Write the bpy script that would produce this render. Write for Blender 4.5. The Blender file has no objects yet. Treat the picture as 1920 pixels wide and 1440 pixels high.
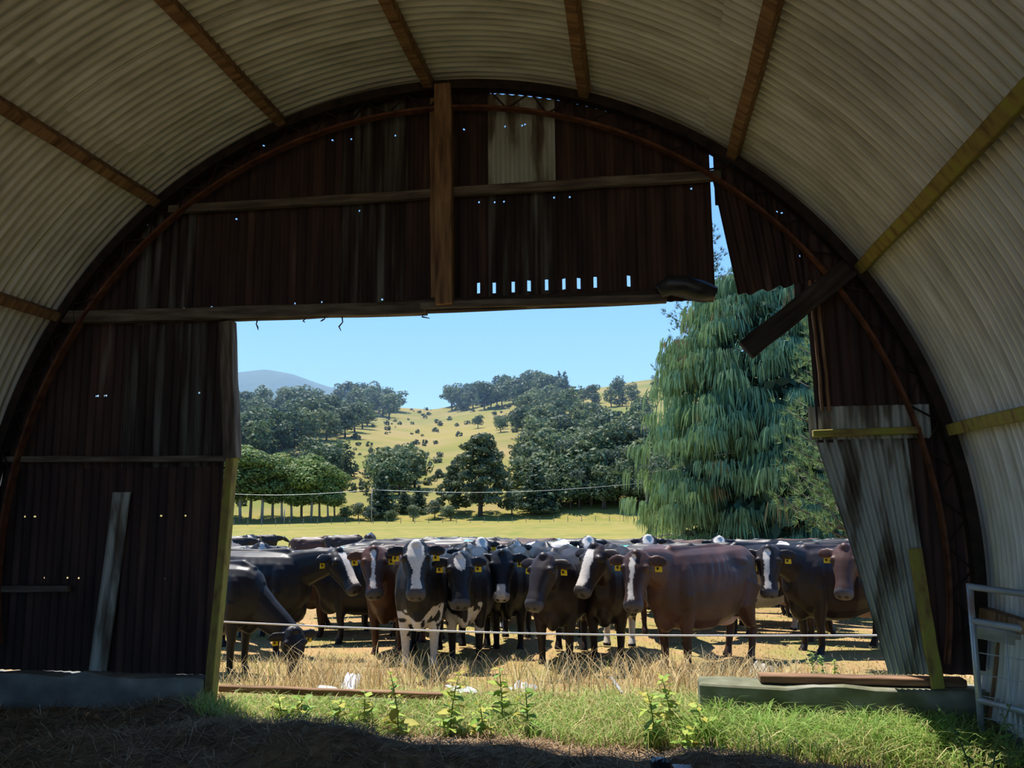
import bpy, bmesh, math, random
import numpy as np
from mathutils import Vector, Matrix, Euler, Quaternion

random.seed(7); rng = np.random.default_rng(7)
PI = math.pi
scene = bpy.context.scene
COL = scene.collection

# ------------------------------------------------------------------ camera
F, PITCH, ROLL, YAW, EYE = 1546.0, math.radians(8.095), math.radians(.471), math.radians(8.949), 1.6
cam_d = bpy.data.cameras.new('camera'); cam_d.sensor_width = 36.0
cam_d.lens = F * 36.0 / 1920.0; cam_d.clip_start = .05; cam_d.clip_end = 9000
cam = bpy.data.objects.new('camera', cam_d); COL.objects.link(cam)
_f = Vector((-math.sin(YAW) * math.cos(PITCH), math.cos(YAW) * math.cos(PITCH), math.sin(PITCH)))
_r = Vector((math.cos(YAW), math.sin(YAW), 0)); _u = _r.cross(_f)
_r2 = _r * math.cos(ROLL) - _u * math.sin(ROLL); _u2 = _r * math.sin(ROLL) + _u * math.cos(ROLL)
cam.matrix_world = Matrix(((_r2.x, _u2.x, -_f.x, 0), (_r2.y, _u2.y, -_f.y, 0), (_r2.z, _u2.z, -_f.z, EYE), (0, 0, 0, 1)))
scene.camera = cam

# ------------------------------------------------------------------ sky, sun, exposure
SUN_DIR = Vector((-.80, .98, 3.0)).normalized()          # towards the sun
world = bpy.data.worlds.new('world'); scene.world = world; world.use_nodes = True
wn = world.node_tree; wn.nodes.clear()
tcw = wn.nodes.new('ShaderNodeTexCoord'); sep = wn.nodes.new('ShaderNodeSeparateXYZ'); wn.links.new(tcw.outputs['Generated'], sep.inputs[0])
sky = wn.nodes.new('ShaderNodeValToRGB'); wn.links.new(sep.outputs['Z'], sky.inputs[0])       # clear summer sky, paler towards the horizon
for k, (p, c) in enumerate([(0, (.34, .63, .98)), (.10, (.255, .555, .97)), (.30, (.15, .41, .90)), (1, (.06, .21, .62))]):
    if k > 1: sky.color_ramp.elements.new(p)
    sky.color_ramp.elements[k].position = p; sky.color_ramp.elements[k].color = (*c, 1)
bg = wn.nodes.new('ShaderNodeBackground'); bg.inputs['Strength'].default_value = .62
wo = wn.nodes.new('ShaderNodeOutputWorld')
wn.links.new(sky.outputs[0], bg.inputs[0]); wn.links.new(bg.outputs[0], wo.inputs[0])
sun_d = bpy.data.lights.new('sun', 'SUN'); sun_d.energy = 4.0; sun_d.angle = math.radians(.6); sun_d.color = (1, .96, .9)
sun = bpy.data.objects.new('sun', sun_d); COL.objects.link(sun)
sun.rotation_euler = SUN_DIR.to_track_quat('Z', 'Y').to_euler(); sun.location = (-20, 30, 60)
scene.view_settings.view_transform = 'Standard'; scene.view_settings.look = 'None'
scene.view_settings.gamma = 1; scene.view_settings.use_curve_mapping = False
scene.view_settings.exposure = 1.05

# ------------------------------------------------------------------ measuring helpers (photo pixel -> place)
def ray(px, py):
    u2 = (px - 960) / F; v2 = (720 - py) / F
    u = u2 * math.cos(ROLL) + v2 * math.sin(ROLL); v = -u2 * math.sin(ROLL) + v2 * math.cos(ROLL)
    fw = math.cos(PITCH) - v * math.sin(PITCH); up = math.sin(PITCH) + v * math.cos(PITCH)
    c, s = math.cos(YAW), math.sin(YAW)
    return Vector((u * c - fw * s, u * s + fw * c, up))
def at_y(px, py, Y):
    r = ray(px, py); return Vector((0, 0, EYE)) + r * (Y / r.y)
def at_d(px, d):                                          # ground-plan point in the direction of column px at distance d
    r = ray(px, 940); k = d / math.hypot(r.x, r.y); return Vector((r.x * k, r.y * k, 0))
D = 6.19                                                  # end wall
CX, CZ, RP, RR = -1.595, 1.128, 3.80, 3.905               # arch centre, purlin underside radius, roof radius
def W(px, py, y=D):
    p = at_y(px, py, y); return p.x, p.z
def arc_z(x, R):
    k = R * R - (x - CX) ** 2
    return CZ + math.sqrt(k) if k > 0 else -1

# ------------------------------------------------------------------ mesh helpers
def link(o, parent=None):
    COL.objects.link(o)
    if parent is not None: o.parent = parent
    return o
def tag(o, label=None, cat=None, group=None, kind=None):
    if label: o['label'] = label
    if cat: o['category'] = cat
    if group: o['group'] = group
    if kind: o['kind'] = kind
    return o
def empty(name, loc=(0, 0, 0), rz=0):
    o = bpy.data.objects.new(name, None); o.location = loc; o.rotation_euler = (0, 0, rz); o.empty_display_size = .1
    return link(o)
def mesh(name, v, f, mat, smooth=False, col=None):
    m = bpy.data.meshes.new(name)
    if isinstance(f, np.ndarray):
        v = np.asarray(v, np.float32); k = f.shape[1]
        m.vertices.add(len(v)); m.vertices.foreach_set('co', v.ravel())
        m.loops.add(f.size); m.loops.foreach_set('vertex_index', f.astype(np.int32).ravel())
        m.polygons.add(len(f)); m.polygons.foreach_set('loop_start', np.arange(0, f.size, k, dtype=np.int32))
        m.update(calc_edges=True)
    else:
        m.from_pydata([tuple(p) for p in v], [], f)
    if smooth: m.polygons.foreach_set('use_smooth', np.ones(len(m.polygons), bool))
    if col is not None:
        a = m.color_attributes.new('col', 'FLOAT_COLOR', 'POINT')
        c = np.ones((len(m.vertices), 4), np.float32); c[:, :3] = col; a.data.foreach_set('color', c.ravel())
    m.materials.append(mat); m.validate(); m.update()
    return m
def obj(name, m, parent=None, loc=None, rot=None):
    o = bpy.data.objects.new(name, m); link(o, parent)
    if loc is not None: o.location = loc
    if rot is not None: o.rotation_euler = rot
    return o
def copy_tree(o, parent=None):
    c = o.copy(); COL.objects.link(c); c.parent = parent
    for ch in list(o.children): copy_tree(ch, c)
    return c
def grid_faces(nu, nv, close_u=False):
    i, j = np.meshgrid(np.arange(nu - (0 if close_u else 1)), np.arange(nv - 1), indexing='ij')
    i2 = (i + 1) % nu
    return np.stack([i * nv + j, i2 * nv + j, i2 * nv + j + 1, i * nv + j + 1], -1).reshape(-1, 4)
def bx(x0, x1, y0, y1, z0, z1, mat, name='board', bev=.006, jit=.004, seg=6):
    """weathered sawn timber / block: long axis subdivided, edges chamfered, slightly uneven"""
    bm = bmesh.new()
    L = (x1 - x0, y1 - y0, z1 - z0); ax = int(np.argmax(L))
    bmesh.ops.create_cube(bm, size=1)
    for v in bm.verts: v.co = Vector((x0 + (v.co.x + .5) * L[0], y0 + (v.co.y + .5) * L[1], z0 + (v.co.z + .5) * L[2]))
    es = [e for e in bm.edges if abs((e.verts[0].co - e.verts[1].co)[ax]) > L[ax] * .9]
    bmesh.ops.subdivide_edges(bm, edges=es, cuts=seg)
    r = random.Random(hash((round(x0, 3), round(z1, 3))) & 0xffff)
    offs = {}
    for v in bm.verts:
        k = round(v.co[ax], 4)
        if k not in offs: offs[k] = [r.uniform(-jit, jit) for _ in range(3)]
        for a in range(3):
            if a != ax: v.co[a] += offs[k][a] + r.uniform(-jit, jit) * .5
    if bev: bmesh.ops.bevel(bm, geom=[e for e in bm.edges if len(e.link_faces) == 2 and e.calc_face_angle(0) > .5], offset=bev, segments=1, affect='EDGES')
    m = bpy.data.meshes.new(name); bm.to_mesh(m); bm.free(); m.materials.append(mat); return m
def plank(p0, p1, w, t, mat, name='board', roll=0, **k):
    """board from p0 to p1: w across, t thick; returns mesh + matrix"""
    p0, p1 = Vector(p0), Vector(p1); L = (p1 - p0).length
    m = bx(0, L, -t / 2, t / 2, -w / 2, w / 2, mat, name, **k)
    X = (p1 - p0).normalized(); Y = Vector((0, 1, 0)); Z = X.cross(Y)
    if Z.length < .2: Y = Vector((1, 0, 0)); Z = X.cross(Y)
    Z.normalize(); Y = Z.cross(X)
    M = Matrix.Translation(p0) @ Matrix((X, Y, Z)).transposed().to_4x4() @ Matrix.Rotation(roll, 4, 'X')
    return m, M
def add_plank(name, p0, p1, w, t, mat, parent=None, roll=0, **k):
    m, M = plank(p0, p1, w, t, mat, name, roll, **k)
    o = obj(name, m, parent); o.matrix_local = M; return o
def tube(pts, rad, n=8, cap=True):
    pts = [Vector(p) for p in pts]
    if not hasattr(rad, '__len__'): rad = [rad] * len(pts)
    v, f = [], []; up = None
    for i, p in enumerate(pts):
        d = (pts[min(i + 1, len(pts) - 1)] - pts[max(i - 1, 0)]).normalized()
        if up is None:
            up = Vector((0, 0, 1)) if abs(d.z) < .9 else Vector((1, 0, 0))
        a = d.cross(up).normalized(); b = a.cross(d).normalized(); up = b
        r = rad[i]; ra, rb = (r if hasattr(r, '__len__') else (r, r))
        for k in range(n):
            t = 2 * PI * k / n; v.append(p + a * (math.cos(t) * ra) + b * (math.sin(t) * rb))
    for i in range(len(pts) - 1):
        for k in range(n):
            f.append((i * n + k, i * n + (k + 1) % n, (i + 1) * n + (k + 1) % n, (i + 1) * n + k))
    if cap:
        f.append(tuple(range(n - 1, -1, -1))); f.append(tuple(range((len(pts) - 1) * n, len(pts) * n)))
    return v, f
def tube_obj(name, pts, rad, mat, parent=None, n=8, smooth=True):
    v, f = tube(pts, rad, n); return obj(name, mesh(name, v, f, mat, smooth), parent)
def merge(parts):
    V, Fc, o = [], [], 0
    for v, f in parts:
        V += list(v); Fc += [tuple(i + o for i in q) for q in f]; o += len(v)
    return V, Fc
def ellipsoid(c, r, n=12, m=8):
    v, f = [], []
    for i in range(m + 1):
        a = PI * i / m
        for k in range(n):
            t = 2 * PI * k / n
            v.append((c[0] + r[0] * math.sin(a) * math.cos(t), c[1] + r[1] * math.sin(a) * math.sin(t), c[2] + r[2] * math.cos(a)))
    for i in range(m):
        for k in range(n): f.append((i * n + k, (i + 1) * n + k, (i + 1) * n + (k + 1) % n, i * n + (k + 1) % n))
    return v, f
# cheap value-noise for shapes and coat patches
_ph = np.random.default_rng(3).uniform(0, 6.28, (24, 4)); _fr = np.random.default_rng(4).normal(0, 1, (24, 3))
def snoise(p, freq, seed=0):
    p = np.asarray(p, float) * freq; s = np.zeros(p.shape[:-1])
    for k in range(12):
        q = (k + seed * 5) % 24
        s += np.sin(p @ _fr[q] * (1 + k * .13) + _ph[q, seed % 4] + seed * 1.7)
    return s / 3.5

# ------------------------------------------------------------------ materials
MAT = {}
def new_mat(name):
    m = bpy.data.materials.new(name); m.use_nodes = True; n = m.node_tree
    b = n.nodes['Principled BSDF']; MAT[name] = m
    return m, n, b
def N(n, t, **kw):
    x = n.nodes.new(t)
    for k, v in kw.items():
        if k in x.inputs: x.inputs[k].default_value = v
        else: setattr(x, k, v)
    return x
def ramp(n, fac, stops):
    r = n.nodes.new('ShaderNodeValToRGB'); e = r.color_ramp.elements
    while len(e) < len(stops): e.new(.5)
    for k, (p, c) in enumerate(stops): e[k].position = p; e[k].color = (*c, 1)
    n.links.new(fac, r.inputs[0]); return r
def obj_coord(n, scale, rnd=True):
    tc = N(n, 'ShaderNodeTexCoord'); mp = N(n, 'ShaderNodeMapping'); mp.inputs['Scale'].default_value = scale
    if rnd:
        oi = N(n, 'ShaderNodeObjectInfo'); ml = N(n, 'ShaderNodeMath', operation='MULTIPLY'); ml.inputs[1].default_value = 37
        n.links.new(oi.outputs['Random'], ml.inputs[0])
        cb = N(n, 'ShaderNodeCombineXYZ')
        for k in range(3): n.links.new(ml.outputs[0], cb.inputs[k])
        n.links.new(cb.outputs[0], mp.inputs['Location'])
    n.links.new(tc.outputs['Object'], mp.inputs['Vector']); return mp.outputs[0]
def noise_mat(name, stops, scale, nscale=5, detail=6, rough=.8, metal=0, bump=0, spec=.3, distort=0):
    m, n, b = new_mat(name)
    v = obj_coord(n, scale)
    t = N(n, 'ShaderNodeTexNoise'); t.inputs['Scale'].default_value = nscale; t.inputs['Detail'].default_value = detail
    t.inputs['Distortion'].default_value = distort
    n.links.new(v, t.inputs['Vector'])
    r = ramp(n, t.outputs['Fac'], stops); n.links.new(r.outputs[0], b.inputs['Base Color'])
    b.inputs['Roughness'].default_value = rough; b.inputs['Metallic'].default_value = metal; b.inputs['Specular IOR Level'].default_value = spec
    if bump:
        bp = N(n, 'ShaderNodeBump'); bp.inputs['Strength'].default_value = bump; bp.inputs['Distance'].default_value = .01
        n.links.new(t.outputs['Fac'], bp.inputs['Height']); n.links.new(bp.outputs[0], b.inputs['Normal'])
    return m
def attr_mat(name, rough=.7, spec=.25, transl=0, sheen=0, var=.25, nscale=20, mult=1):
    m, n, b = new_mat(name)
    a = N(n, 'ShaderNodeAttribute', attribute_name='col')
    t = N(n, 'ShaderNodeTexNoise'); t.inputs['Scale'].default_value = nscale
    tc = N(n, 'ShaderNodeTexCoord'); n.links.new(tc.outputs['Object'], t.inputs['Vector'])
    mr = N(n, 'ShaderNodeMapRange'); mr.inputs[3].default_value = (1 - var) * mult; mr.inputs[4].default_value = (1 + var) * mult
    n.links.new(t.outputs['Fac'], mr.inputs[0])
    mx = N(n, 'ShaderNodeVectorMath', operation='SCALE'); n.links.new(a.outputs['Color'], mx.inputs[0]); n.links.new(mr.outputs[0], mx.inputs['Scale'])
    n.links.new(mx.outputs[0], b.inputs['Base Color'])
    b.inputs['Roughness'].default_value = rough; b.inputs['Specular IOR Level'].default_value = spec
    if sheen: b.inputs['Sheen Weight'].default_value = sheen; b.inputs['Sheen Roughness'].default_value = .4
    if transl:
        tr = N(n, 'ShaderNodeBsdfTranslucent'); n.links.new(mx.outputs[0], tr.inputs[0])
        ms = N(n, 'ShaderNodeMixShader'); ms.inputs[0].default_value = transl
        n.links.new(b.outputs[0], ms.inputs[1]); n.links.new(tr.outputs[0], ms.inputs[2])
        n.links.new(ms.outputs[0], n.nodes['Material Output'].inputs[0])
    return m
# galvanised roof iron, dusty; streaks run along the corrugations
noise_mat('galv_roof', [(.25, (.40, .385, .33)), (.5, (.60, .59, .53)), (.72, (.74, .735, .69)), (.9, (.60, .56, .47))], (.9, 3, .9), 2.2, 8, .55, .25, spec=.4)
noise_mat('galv_wall', [(.30, (.07, .045, .032)), (.42, (.16, .135, .10)), (.50, (.36, .36, .31)), (.75, (.50, .51, .47))], (5, 1, .9), 1.6, 8, .6, .2)
noise_mat('rust', [(.3, (.024, .014, .013)), (.52, (.052, .028, .024)), (.68, (.095, .05, .038)), (.82, (.20, .18, .16))], (7, 1, .55), 1.5, 8, .75, .1)
noise_mat('rust_pale', [(.3, (.016, .010, .009)), (.48, (.035, .022, .018)), (.62, (.095, .09, .08)), (.8, (.20, .20, .185))], (9, 1, .5), 1.7, 8, .7, .15)
noise_mat('timber', [(.3, (.10, .052, .026)), (.5, (.23, .125, .062)), (.7, (.34, .20, .10))], (1, 8, 8), 3, 6, .85, bump=.3)
noise_mat('timber_moss', [(.3, (.16, .10, .04)), (.5, (.30, .23, .06)), (.7, (.30, .30, .05))], (2, 5, 5), 3, 6, .9, bump=.3)
noise_mat('timber_grey', [(.3, (.055, .042, .032)), (.5, (.12, .092, .07)), (.72, (.22, .18, .14))], (1, 9, 9), 3, 6, .9, bump=.3)
noise_mat('timber_dark', [(.3, (.018, .014, .011)), (.6, (.05, .038, .03)), (.8, (.10, .085, .07))], (1, 9, 9), 3, 6, .9, bump=.3)
noise_mat('rust_steel', [(.3, (.07, .025, .014)), (.6, (.17, .065, .035)), (.8, (.24, .12, .07))], (3, 3, 3), 4, 5, .8, .2)
noise_mat('dark_steel', [(.3, (.012, .009, .008)), (.7, (.05, .03, .022))], (3, 3, 3), 4, 5, .8, .2)
noise_mat('concrete', [(.3, (.13, .125, .115)), (.55, (.24, .235, .21)), (.75, (.36, .35, .31))], (1, 1, 1.5), 3, 8, .95, bump=.4)
noise_mat('concrete_moss', [(.3, (.09, .09, .05)), (.5, (.17, .17, .10)), (.75, (.32, .31, .26))], (1, 1, 1.5), 4, 8, .95, bump=.4)
noise_mat('gate_steel', [(.3, (.32, .34, .35)), (.62, (.52, .54, .55)), (.8, (.42, .20, .12))], (2, 2, 2), 2, 5, .4, .5)
noise_mat('tarp', [(.3, (.012, .012, .014)), (.7, (.04, .04, .045))], (4, 4, 4), 3, 4, .35)
noise_mat('white_sheet', [(.3, (.34, .34, .35)), (.7, (.58, .58, .59))], (3, 3, 3), 2, 4, .5)
noise_mat('tape', [(.3, (.72, .68, .66)), (.7, (.86, .84, .82))], (20, 20, 20), 4, 2, .6)
noise_mat('bark', [(.3, (.05, .038, .03)), (.7, (.16, .125, .10))], (4, 4, 1), 3, 5, .95)
noise_mat('bark_pale', [(.3, (.20, .17, .14)), (.7, (.42, .38, .33))], (4, 4, 1), 3, 5, .9)
noise_mat('black_plastic', [(.3, (.012, .012, .013)), (.7, (.02, .02, .022))], (3, 3, 3), 3, 2, .35)
noise_mat('post_wood', [(.3, (.16, .14, .12)), (.7, (.30, .27, .23))], (4, 4, 1), 3, 3, .9)
noise_mat('tag_yellow', [(.3, (.62, .44, .01)), (.7, (.75, .56, .02))], (9, 9, 9), 3, 2, .45)
noise_mat('tag_ink', [(.3, (.02, .02, .01)), (.7, (.05, .04, .02))], (9, 9, 9), 3, 2, .6)
noise_mat('eye', [(.3, (.006, .004, .003)), (.7, (.014, .009, .006))], (9, 9, 9), 3, 2, .08, spec=.6)
attr_mat('coat', .46, .28, 0, .03, .25, 45)
attr_mat('leafy', .6, .25, .3, 0, .15, 3)
attr_mat('grass', .6, .2, .4, 0, .12, 3)
attr_mat('straw', .85, .15, .12, 0, .2, 6)

def ground_mat(name, a, b_, c, s1, s2):
    m, n, b = new_mat(name)
    v = obj_coord(n, (1, 1, 1), False)
    t = N(n, 'ShaderNodeTexNoise'); t.inputs['Scale'].default_value = s1; t.inputs['Detail'].default_value = 7; n.links.new(v, t.inputs['Vector'])
    t2 = N(n, 'ShaderNodeTexNoise'); t2.inputs['Scale'].default_value = s2; t2.inputs['Detail'].default_value = 8; n.links.new(v, t2.inputs['Vector'])
    r1 = ramp(n, t.outputs['Fac'], [(.36, a), (.62, b_)])
    r2 = ramp(n, t2.outputs['Fac'], [(.42, (0, 0, 0)), (.72, (1, 1, 1))])
    mx = N(n, 'ShaderNodeMixRGB'); n.links.new(r2.outputs[0], mx.inputs[0]); n.links.new(r1.outputs[0], mx.inputs[1]); mx.inputs[2].default_value = (*c, 1)
    n.links.new(mx.outputs[0], b.inputs['Base Color']); b.inputs['Roughness'].default_value = .95; b.inputs['Specular IOR Level'].default_value = .1
    return m
ground_mat('field', (.25, .215, .05), (.17, .185, .038), (.31, .235, .08), .09, .6)
ground_mat('paddock', (.40, .255, .12), (.31, .20, .085), (.23, .22, .06), .5, 1.3)
ground_mat('hill', (.26, .215, .055), (.16, .175, .042), (.29, .22, .09), .012, .05)
ground_mat('bush_hill', (.045, .075, .05), (.06, .095, .055), (.035, .06, .045), .01, .05)
ground_mat('litter', (.115, .070, .038), (.20, .125, .065), (.26, .17, .09), 3, 16)

# ------------------------------------------------------------------ terrain
def smooth(a, b, x): t = np.clip((x - a) / (b - a), 0, 1); return t * t * (3 - 2 * t)
RIDGE = [(-600, 775), (100, 775), (440, 770), (560, 762), (660, 757), (760, 763), (812, 766), (850, 758), (950, 742), (1060, 733), (1150, 724), (1230, 716), (1400, 700), (1700, 705), (2400, 720)]
RIDGE_D = 640.
def az_of(px): r = ray(px, 940); return math.atan2(r.x, r.y)
_ra = np.array([az_of(p) for p, _ in RIDGE]); _rt = np.array([ray(p, y).z / math.hypot(ray(p, y).x, ray(p, y).y) for p, y in RIDGE])
def ground_z(x, y):
    x = np.asarray(x, float); y = np.asarray(y, float); d = np.hypot(x, y)
    yy = np.where(y > 6.4, d, 0)
    z = -.30 * smooth(6.4, 9.5, yy) - 2.3 * np.clip((yy - 10) / 74, 0, 1)
    t = np.clip((d - 185) / (RIDGE_D - 185), 0, 1.25)
    h = EYE + np.interp(np.arctan2(x, y), _ra, _rt) * RIDGE_D
    lump = snoise(np.stack([x, y, 0 * x], -1), .012, 1) * 4 * smooth(200, 320, d)
    z = z + np.where(t > 0, (h + 2.6) * np.where(t <= 1, t, 1 - (t - 1) * .3) + lump * np.minimum(t * 3, 1) * np.clip((1.02 - t) * 6, 0, 1), 0)
    return z + np.where((d > 9) & (d < 185), .05 * snoise(np.stack([x, y, 0 * x], -1), .35, 2), 0)
def gz(x, y): return float(ground_z(np.array([x]), np.array([y]))[0])

# near paddock: rectangular grid outside the shed, and everything behind it
xs = np.concatenate([np.linspace(-70, -12, 30), np.linspace(-11, 9, 70), np.linspace(10, 70, 30)]); ys = np.concatenate([np.linspace(6.32, 18, 50), np.linspace(18.5, 62, 50)])
X, Y = np.meshgrid(xs, ys, indexing='ij'); Z = ground_z(X, Y)
o = obj('ground', mesh('ground', np.stack([X, Y, Z], -1).reshape(-1, 3), grid_faces(len(xs), len(ys))[:, ::-1], MAT['paddock'], True))
tag(o, 'straw-strewn paddock where the herd stands', kind='structure')
az = np.linspace(-.95, .75, 170); ds = np.concatenate([np.linspace(60, 190, 30), np.linspace(196, 800, 70)])
A, Dd = np.meshgrid(az, ds, indexing='ij'); X = np.sin(A) * Dd; Y = np.cos(A) * Dd; Z = ground_z(X, Y)
nf = 30
vv = np.stack([X, Y, Z], -1)
o = obj('field', mesh('field', vv[:, :nf + 1].reshape(-1, 3), grid_faces(len(az), nf + 1)[:, ::-1], MAT['field'], True)); tag(o, 'yellow-green grass field behind the herd', kind='structure')
o = obj('hillside', mesh('hillside', vv[:, nf:].reshape(-1, 3), grid_faces(len(az), len(ds) - nf)[:, ::-1], MAT['hill'], True)); tag(o, 'golden grass hillside rising beyond the field', kind='structure')
# the ground behind and beside the shed (out of view, lights the inside by bounce)
bx0, by0 = np.linspace(-70, 70, 40), np.linspace(-60, 6.32, 30)
X, Y = np.meshgrid(bx0, by0, indexing='ij'); inside = (X > -5.6) & (X < 2.4) & (Y > -2.2)
o = obj('yard', mesh('yard', np.stack([X, Y, np.full_like(X, -.03)], -1).reshape(-1, 3), grid_faces(40, 30)[:, ::-1], MAT['paddock'], True)); tag(o, 'dry yard around the shed', kind='structure')
# bush-clad mountain far behind
MPX = [(-500, 800), (100, 765), (300, 722), (420, 708), (490, 700), (540, 708), (600, 728), (650, 742), (760, 778), (1000, 850), (1400, 900)]
ma = np.linspace(az_of(-500), az_of(1400), 120); mt = np.interp(ma, [az_of(p) for p, _ in MPX], [ray(p, y).z / math.hypot(ray(p, y).x, ray(p, y).y) for p, y in MPX])
md = np.linspace(1500, 2600, 26); A, Dd = np.meshgrid(ma, md, indexing='ij'); X = np.sin(A) * Dd; Y = np.cos(A) * Dd
pr = np.sin(np.clip((Dd - 1500) / 1100, 0, 1) * PI / 2); Z = (EYE + mt[:, None] * 2600 + 30) * pr - 30 + snoise(np.stack([X, Y, 0 * X], -1), .006, 3) * 14 * pr * (1 - pr)* 3
o = obj('mountain', mesh('mountain', np.stack([X, Y, Z], -1).reshape(-1, 3), grid_faces(120, 26)[:, ::-1], MAT['bush_hill'], True)); tag(o, 'bush-clad blue mountain beyond the hillside', kind='structure')

# shed floor with straw mounds
xs = np.linspace(-5.75, 2.55, 130); ys = np.linspace(-2.2, 6.34, 120); X, Y = np.meshgrid(xs, ys, indexing='ij')
def floor_z(x, y):
    x = np.asarray(x, float); y = np.asarray(y, float)
    def g(cx, cy, sx, sy, h): return h * np.exp(-((x - cx) / sx) ** 2 - ((y - cy) / sy) ** 2)
    z = g(-3.4, 5.75, .55, .35, .16) + g(-4.3, 5.2, .8, .5, .14) + g(-2.4, 5.15, .7, .3, .20) + g(-1.5, 4.95, .6, .25, .20) + g(-.9, 5.25, .4, .25, .10) + g(.2, 5.15, .55, .25, .16) + g(-3.0, 4.6, .8, .4, .18) + g(1.1, 4.9, .7, .3, .12)
    p = np.stack([x, y, 0 * x], -1)
    return z + .022 * snoise(p, 2.6, 1) + .012 * snoise(p, 7, 2)
o = obj('floor', mesh('floor', np.stack([X, Y, floor_z(X, Y)], -1).reshape(-1, 3), grid_faces(130, 120)[:, ::-1], MAT['litter'], True)); tag(o, 'straw-littered earth floor of the shed', kind='structure')
def fz(x, y): return float(floor_z(np.array([x]), np.array([y]))[0])

# ------------------------------------------------------------------ roof: corrugated sheets and purlins
PITCHC, AMP = .0762, .0165
ceil = empty('ceiling', (CX, D, CZ)); tag(ceil, 'arched corrugated iron roof of the shed', kind='structure')
def roof_sheet_mesh(a0, a1, seed):
    na = 26; ny = 81
    th = np.linspace(a0, a1, na); yy = np.linspace(0, PITCHC * 10.5, ny)
    T, Yy = np.meshgrid(th, yy, indexing='ij')
    R = RR + AMP * np.sin(Yy / PITCHC * 2 * PI) + .006 * np.sin(T * 5 + seed)
    return mesh('roof_sheet', np.stack([R * np.cos(T), -Yy, R * np.sin(T)], -1).reshape(-1, 3), grid_faces(na, ny), MAT['galv_roof'], True)
A0 = math.radians(-13); A1 = math.radians(193); step = (A1 - A0) / 3
rms = [roof_sheet_mesh(A0 + k * step - .02, A0 + (k + 1) * step + .02, k) for k in range(3)]
nsheet = 11
for i in range(nsheet):
    for k in range(3):
        s = obj('roof_sheet', rms[k], ceil, (0, .16 - i * PITCHC * 10, 0)); s.scale = (1 + .0016 * ((i + k) % 2),) * 1 + (1, 1 + .0016 * ((i + k) % 2))
YB = D + .16 - nsheet * PITCHC * 10
for i, a in enumerate([147.75, 128.6, 109.7, 90.5, 71.3, 52.5, 33.6, 14.2, 166.8, -4.5]):
    a = math.radians(a); mt_ = 'timber_moss' if i in (6, 7) else 'timber'
    m = bx(-.04, .04, YB - D + .05, .0, -.05, .05, MAT[mt_], 'purlin', jit=.005, seg=12)
    p = obj('purlin', m, ceil, ((RP + .05) * math.cos(a), 0, (RP + .05) * math.sin(a))); p.rotation_euler = (0, -(a - PI / 2), 0)

# ------------------------------------------------------------------ end wall
wall = empty('wall_front', (0, D, 0)); tag(wall, 'rusty corrugated iron end wall with a wide broken doorway', kind='structure')
def sheet(x0, x1, z0, z1, y, mat, arc=RP + .05, holes=(), slots=(), warp=None, name='corrugated_sheet', parent=wall, phase=0, amp=.0105):
    n = max(4, int((x1 - x0) / PITCHC * 6)); xs_ = np.linspace(x0, x1, n + 1)
    rows = {0., 1.}
    zc = sorted(set([z0, z1, (z0 + z1) / 2] + [h for q in holes for h in (q, q + .013)] + [h for q in slots for h in (q[1], q[1] + q[2])]))
    v, f = [], []
    for x in xs_:
        top = min(z1, arc_z(x, arc)) if arc else z1
        for z in zc:
            zz = min(z, max(top, z0))
            p = Vector((x, y - D + amp * math.sin((x + phase) / PITCHC * 2 * PI), zz))
            v.append(warp(p, (x - x0) / (x1 - x0), (zz - z0) / (z1 - z0)) if warp else p)
    k = len(zc); r = random.Random(int(x0 * 100) + int(z0 * 10))
    for i in range(n):
        for j in range(k - 1):
            z = zc[j]
            if abs(v[i * k + j].z - v[i * k + j + 1].z) < 1e-5 and abs(v[(i + 1) * k + j].z - v[(i + 1) * k + j + 1].z) < 1e-5 and not warp: continue
            if any(abs(z - h) < 1e-6 for h in holes) and r.random() < .022: continue
            xm = (xs_[i] + xs_[i + 1]) / 2
            if any(abs(z - s[1]) < 1e-6 and abs(xm - s[0]) < .0125 for s in slots): continue
            f.append((i * k + j, (i + 1) * k + j, (i + 1) * k + j + 1, i * k + j + 1))
    return obj(name, mesh(name, v, f, MAT[mat], True), parent)
YS = D + .07
seams = [-5.5, -4.93, -4.32, -3.72, -3.08, -2.45, -1.84, -1.20, -.62, -.02, .55]
mats_top = ['rust', 'rust', 'rust', 'rust', 'rust', 'rust_pale', 'rust', 'galv_wall', 'rust', 'rust', 'rust']
mats_mid = ['rust', 'rust', 'rust_pale', 'rust', 'rust', 'rust_pale', 'rust', 'rust_pale', 'rust', 'rust', 'rust']
slots = [(W(px, 545)[0], 3.235, .085) for px in (893, 924, 958, 990, 1022, 1055, 1085, 1115, 1180)]
for i in range(len(seams) - 1):
    a, b = seams[i], seams[i + 1] + .03
    yo = YS + .006 * (i % 2)
    if a > -4.4: sheet(a, b, 4.03, 5.1, yo + .012, mats_top[i], holes=(4.12, 4.62), arc=RP + (.02 if i in (7, 8) else .07))
    if b > -4.9 : sheet(a, b, 3.10, 4.10, yo, mats_mid[i], holes=(3.22, 3.98), slots=[s for s in slots if a < s[0] < b])
for a, b, m1, m2 in [(-5.55, -4.85, 'rust', 'rust'), (-4.88, -4.25, 'rust', 'rust'), (-4.28, -3.36, 'rust_pale', 'rust')]:
    sheet(a, b, 1.90, 3.14, YS + .004, m1, holes=(2.5,))
    sheet(a, b, .27, 1.98, YS + .014, m2, holes=(1.0, 1.5))
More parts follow.
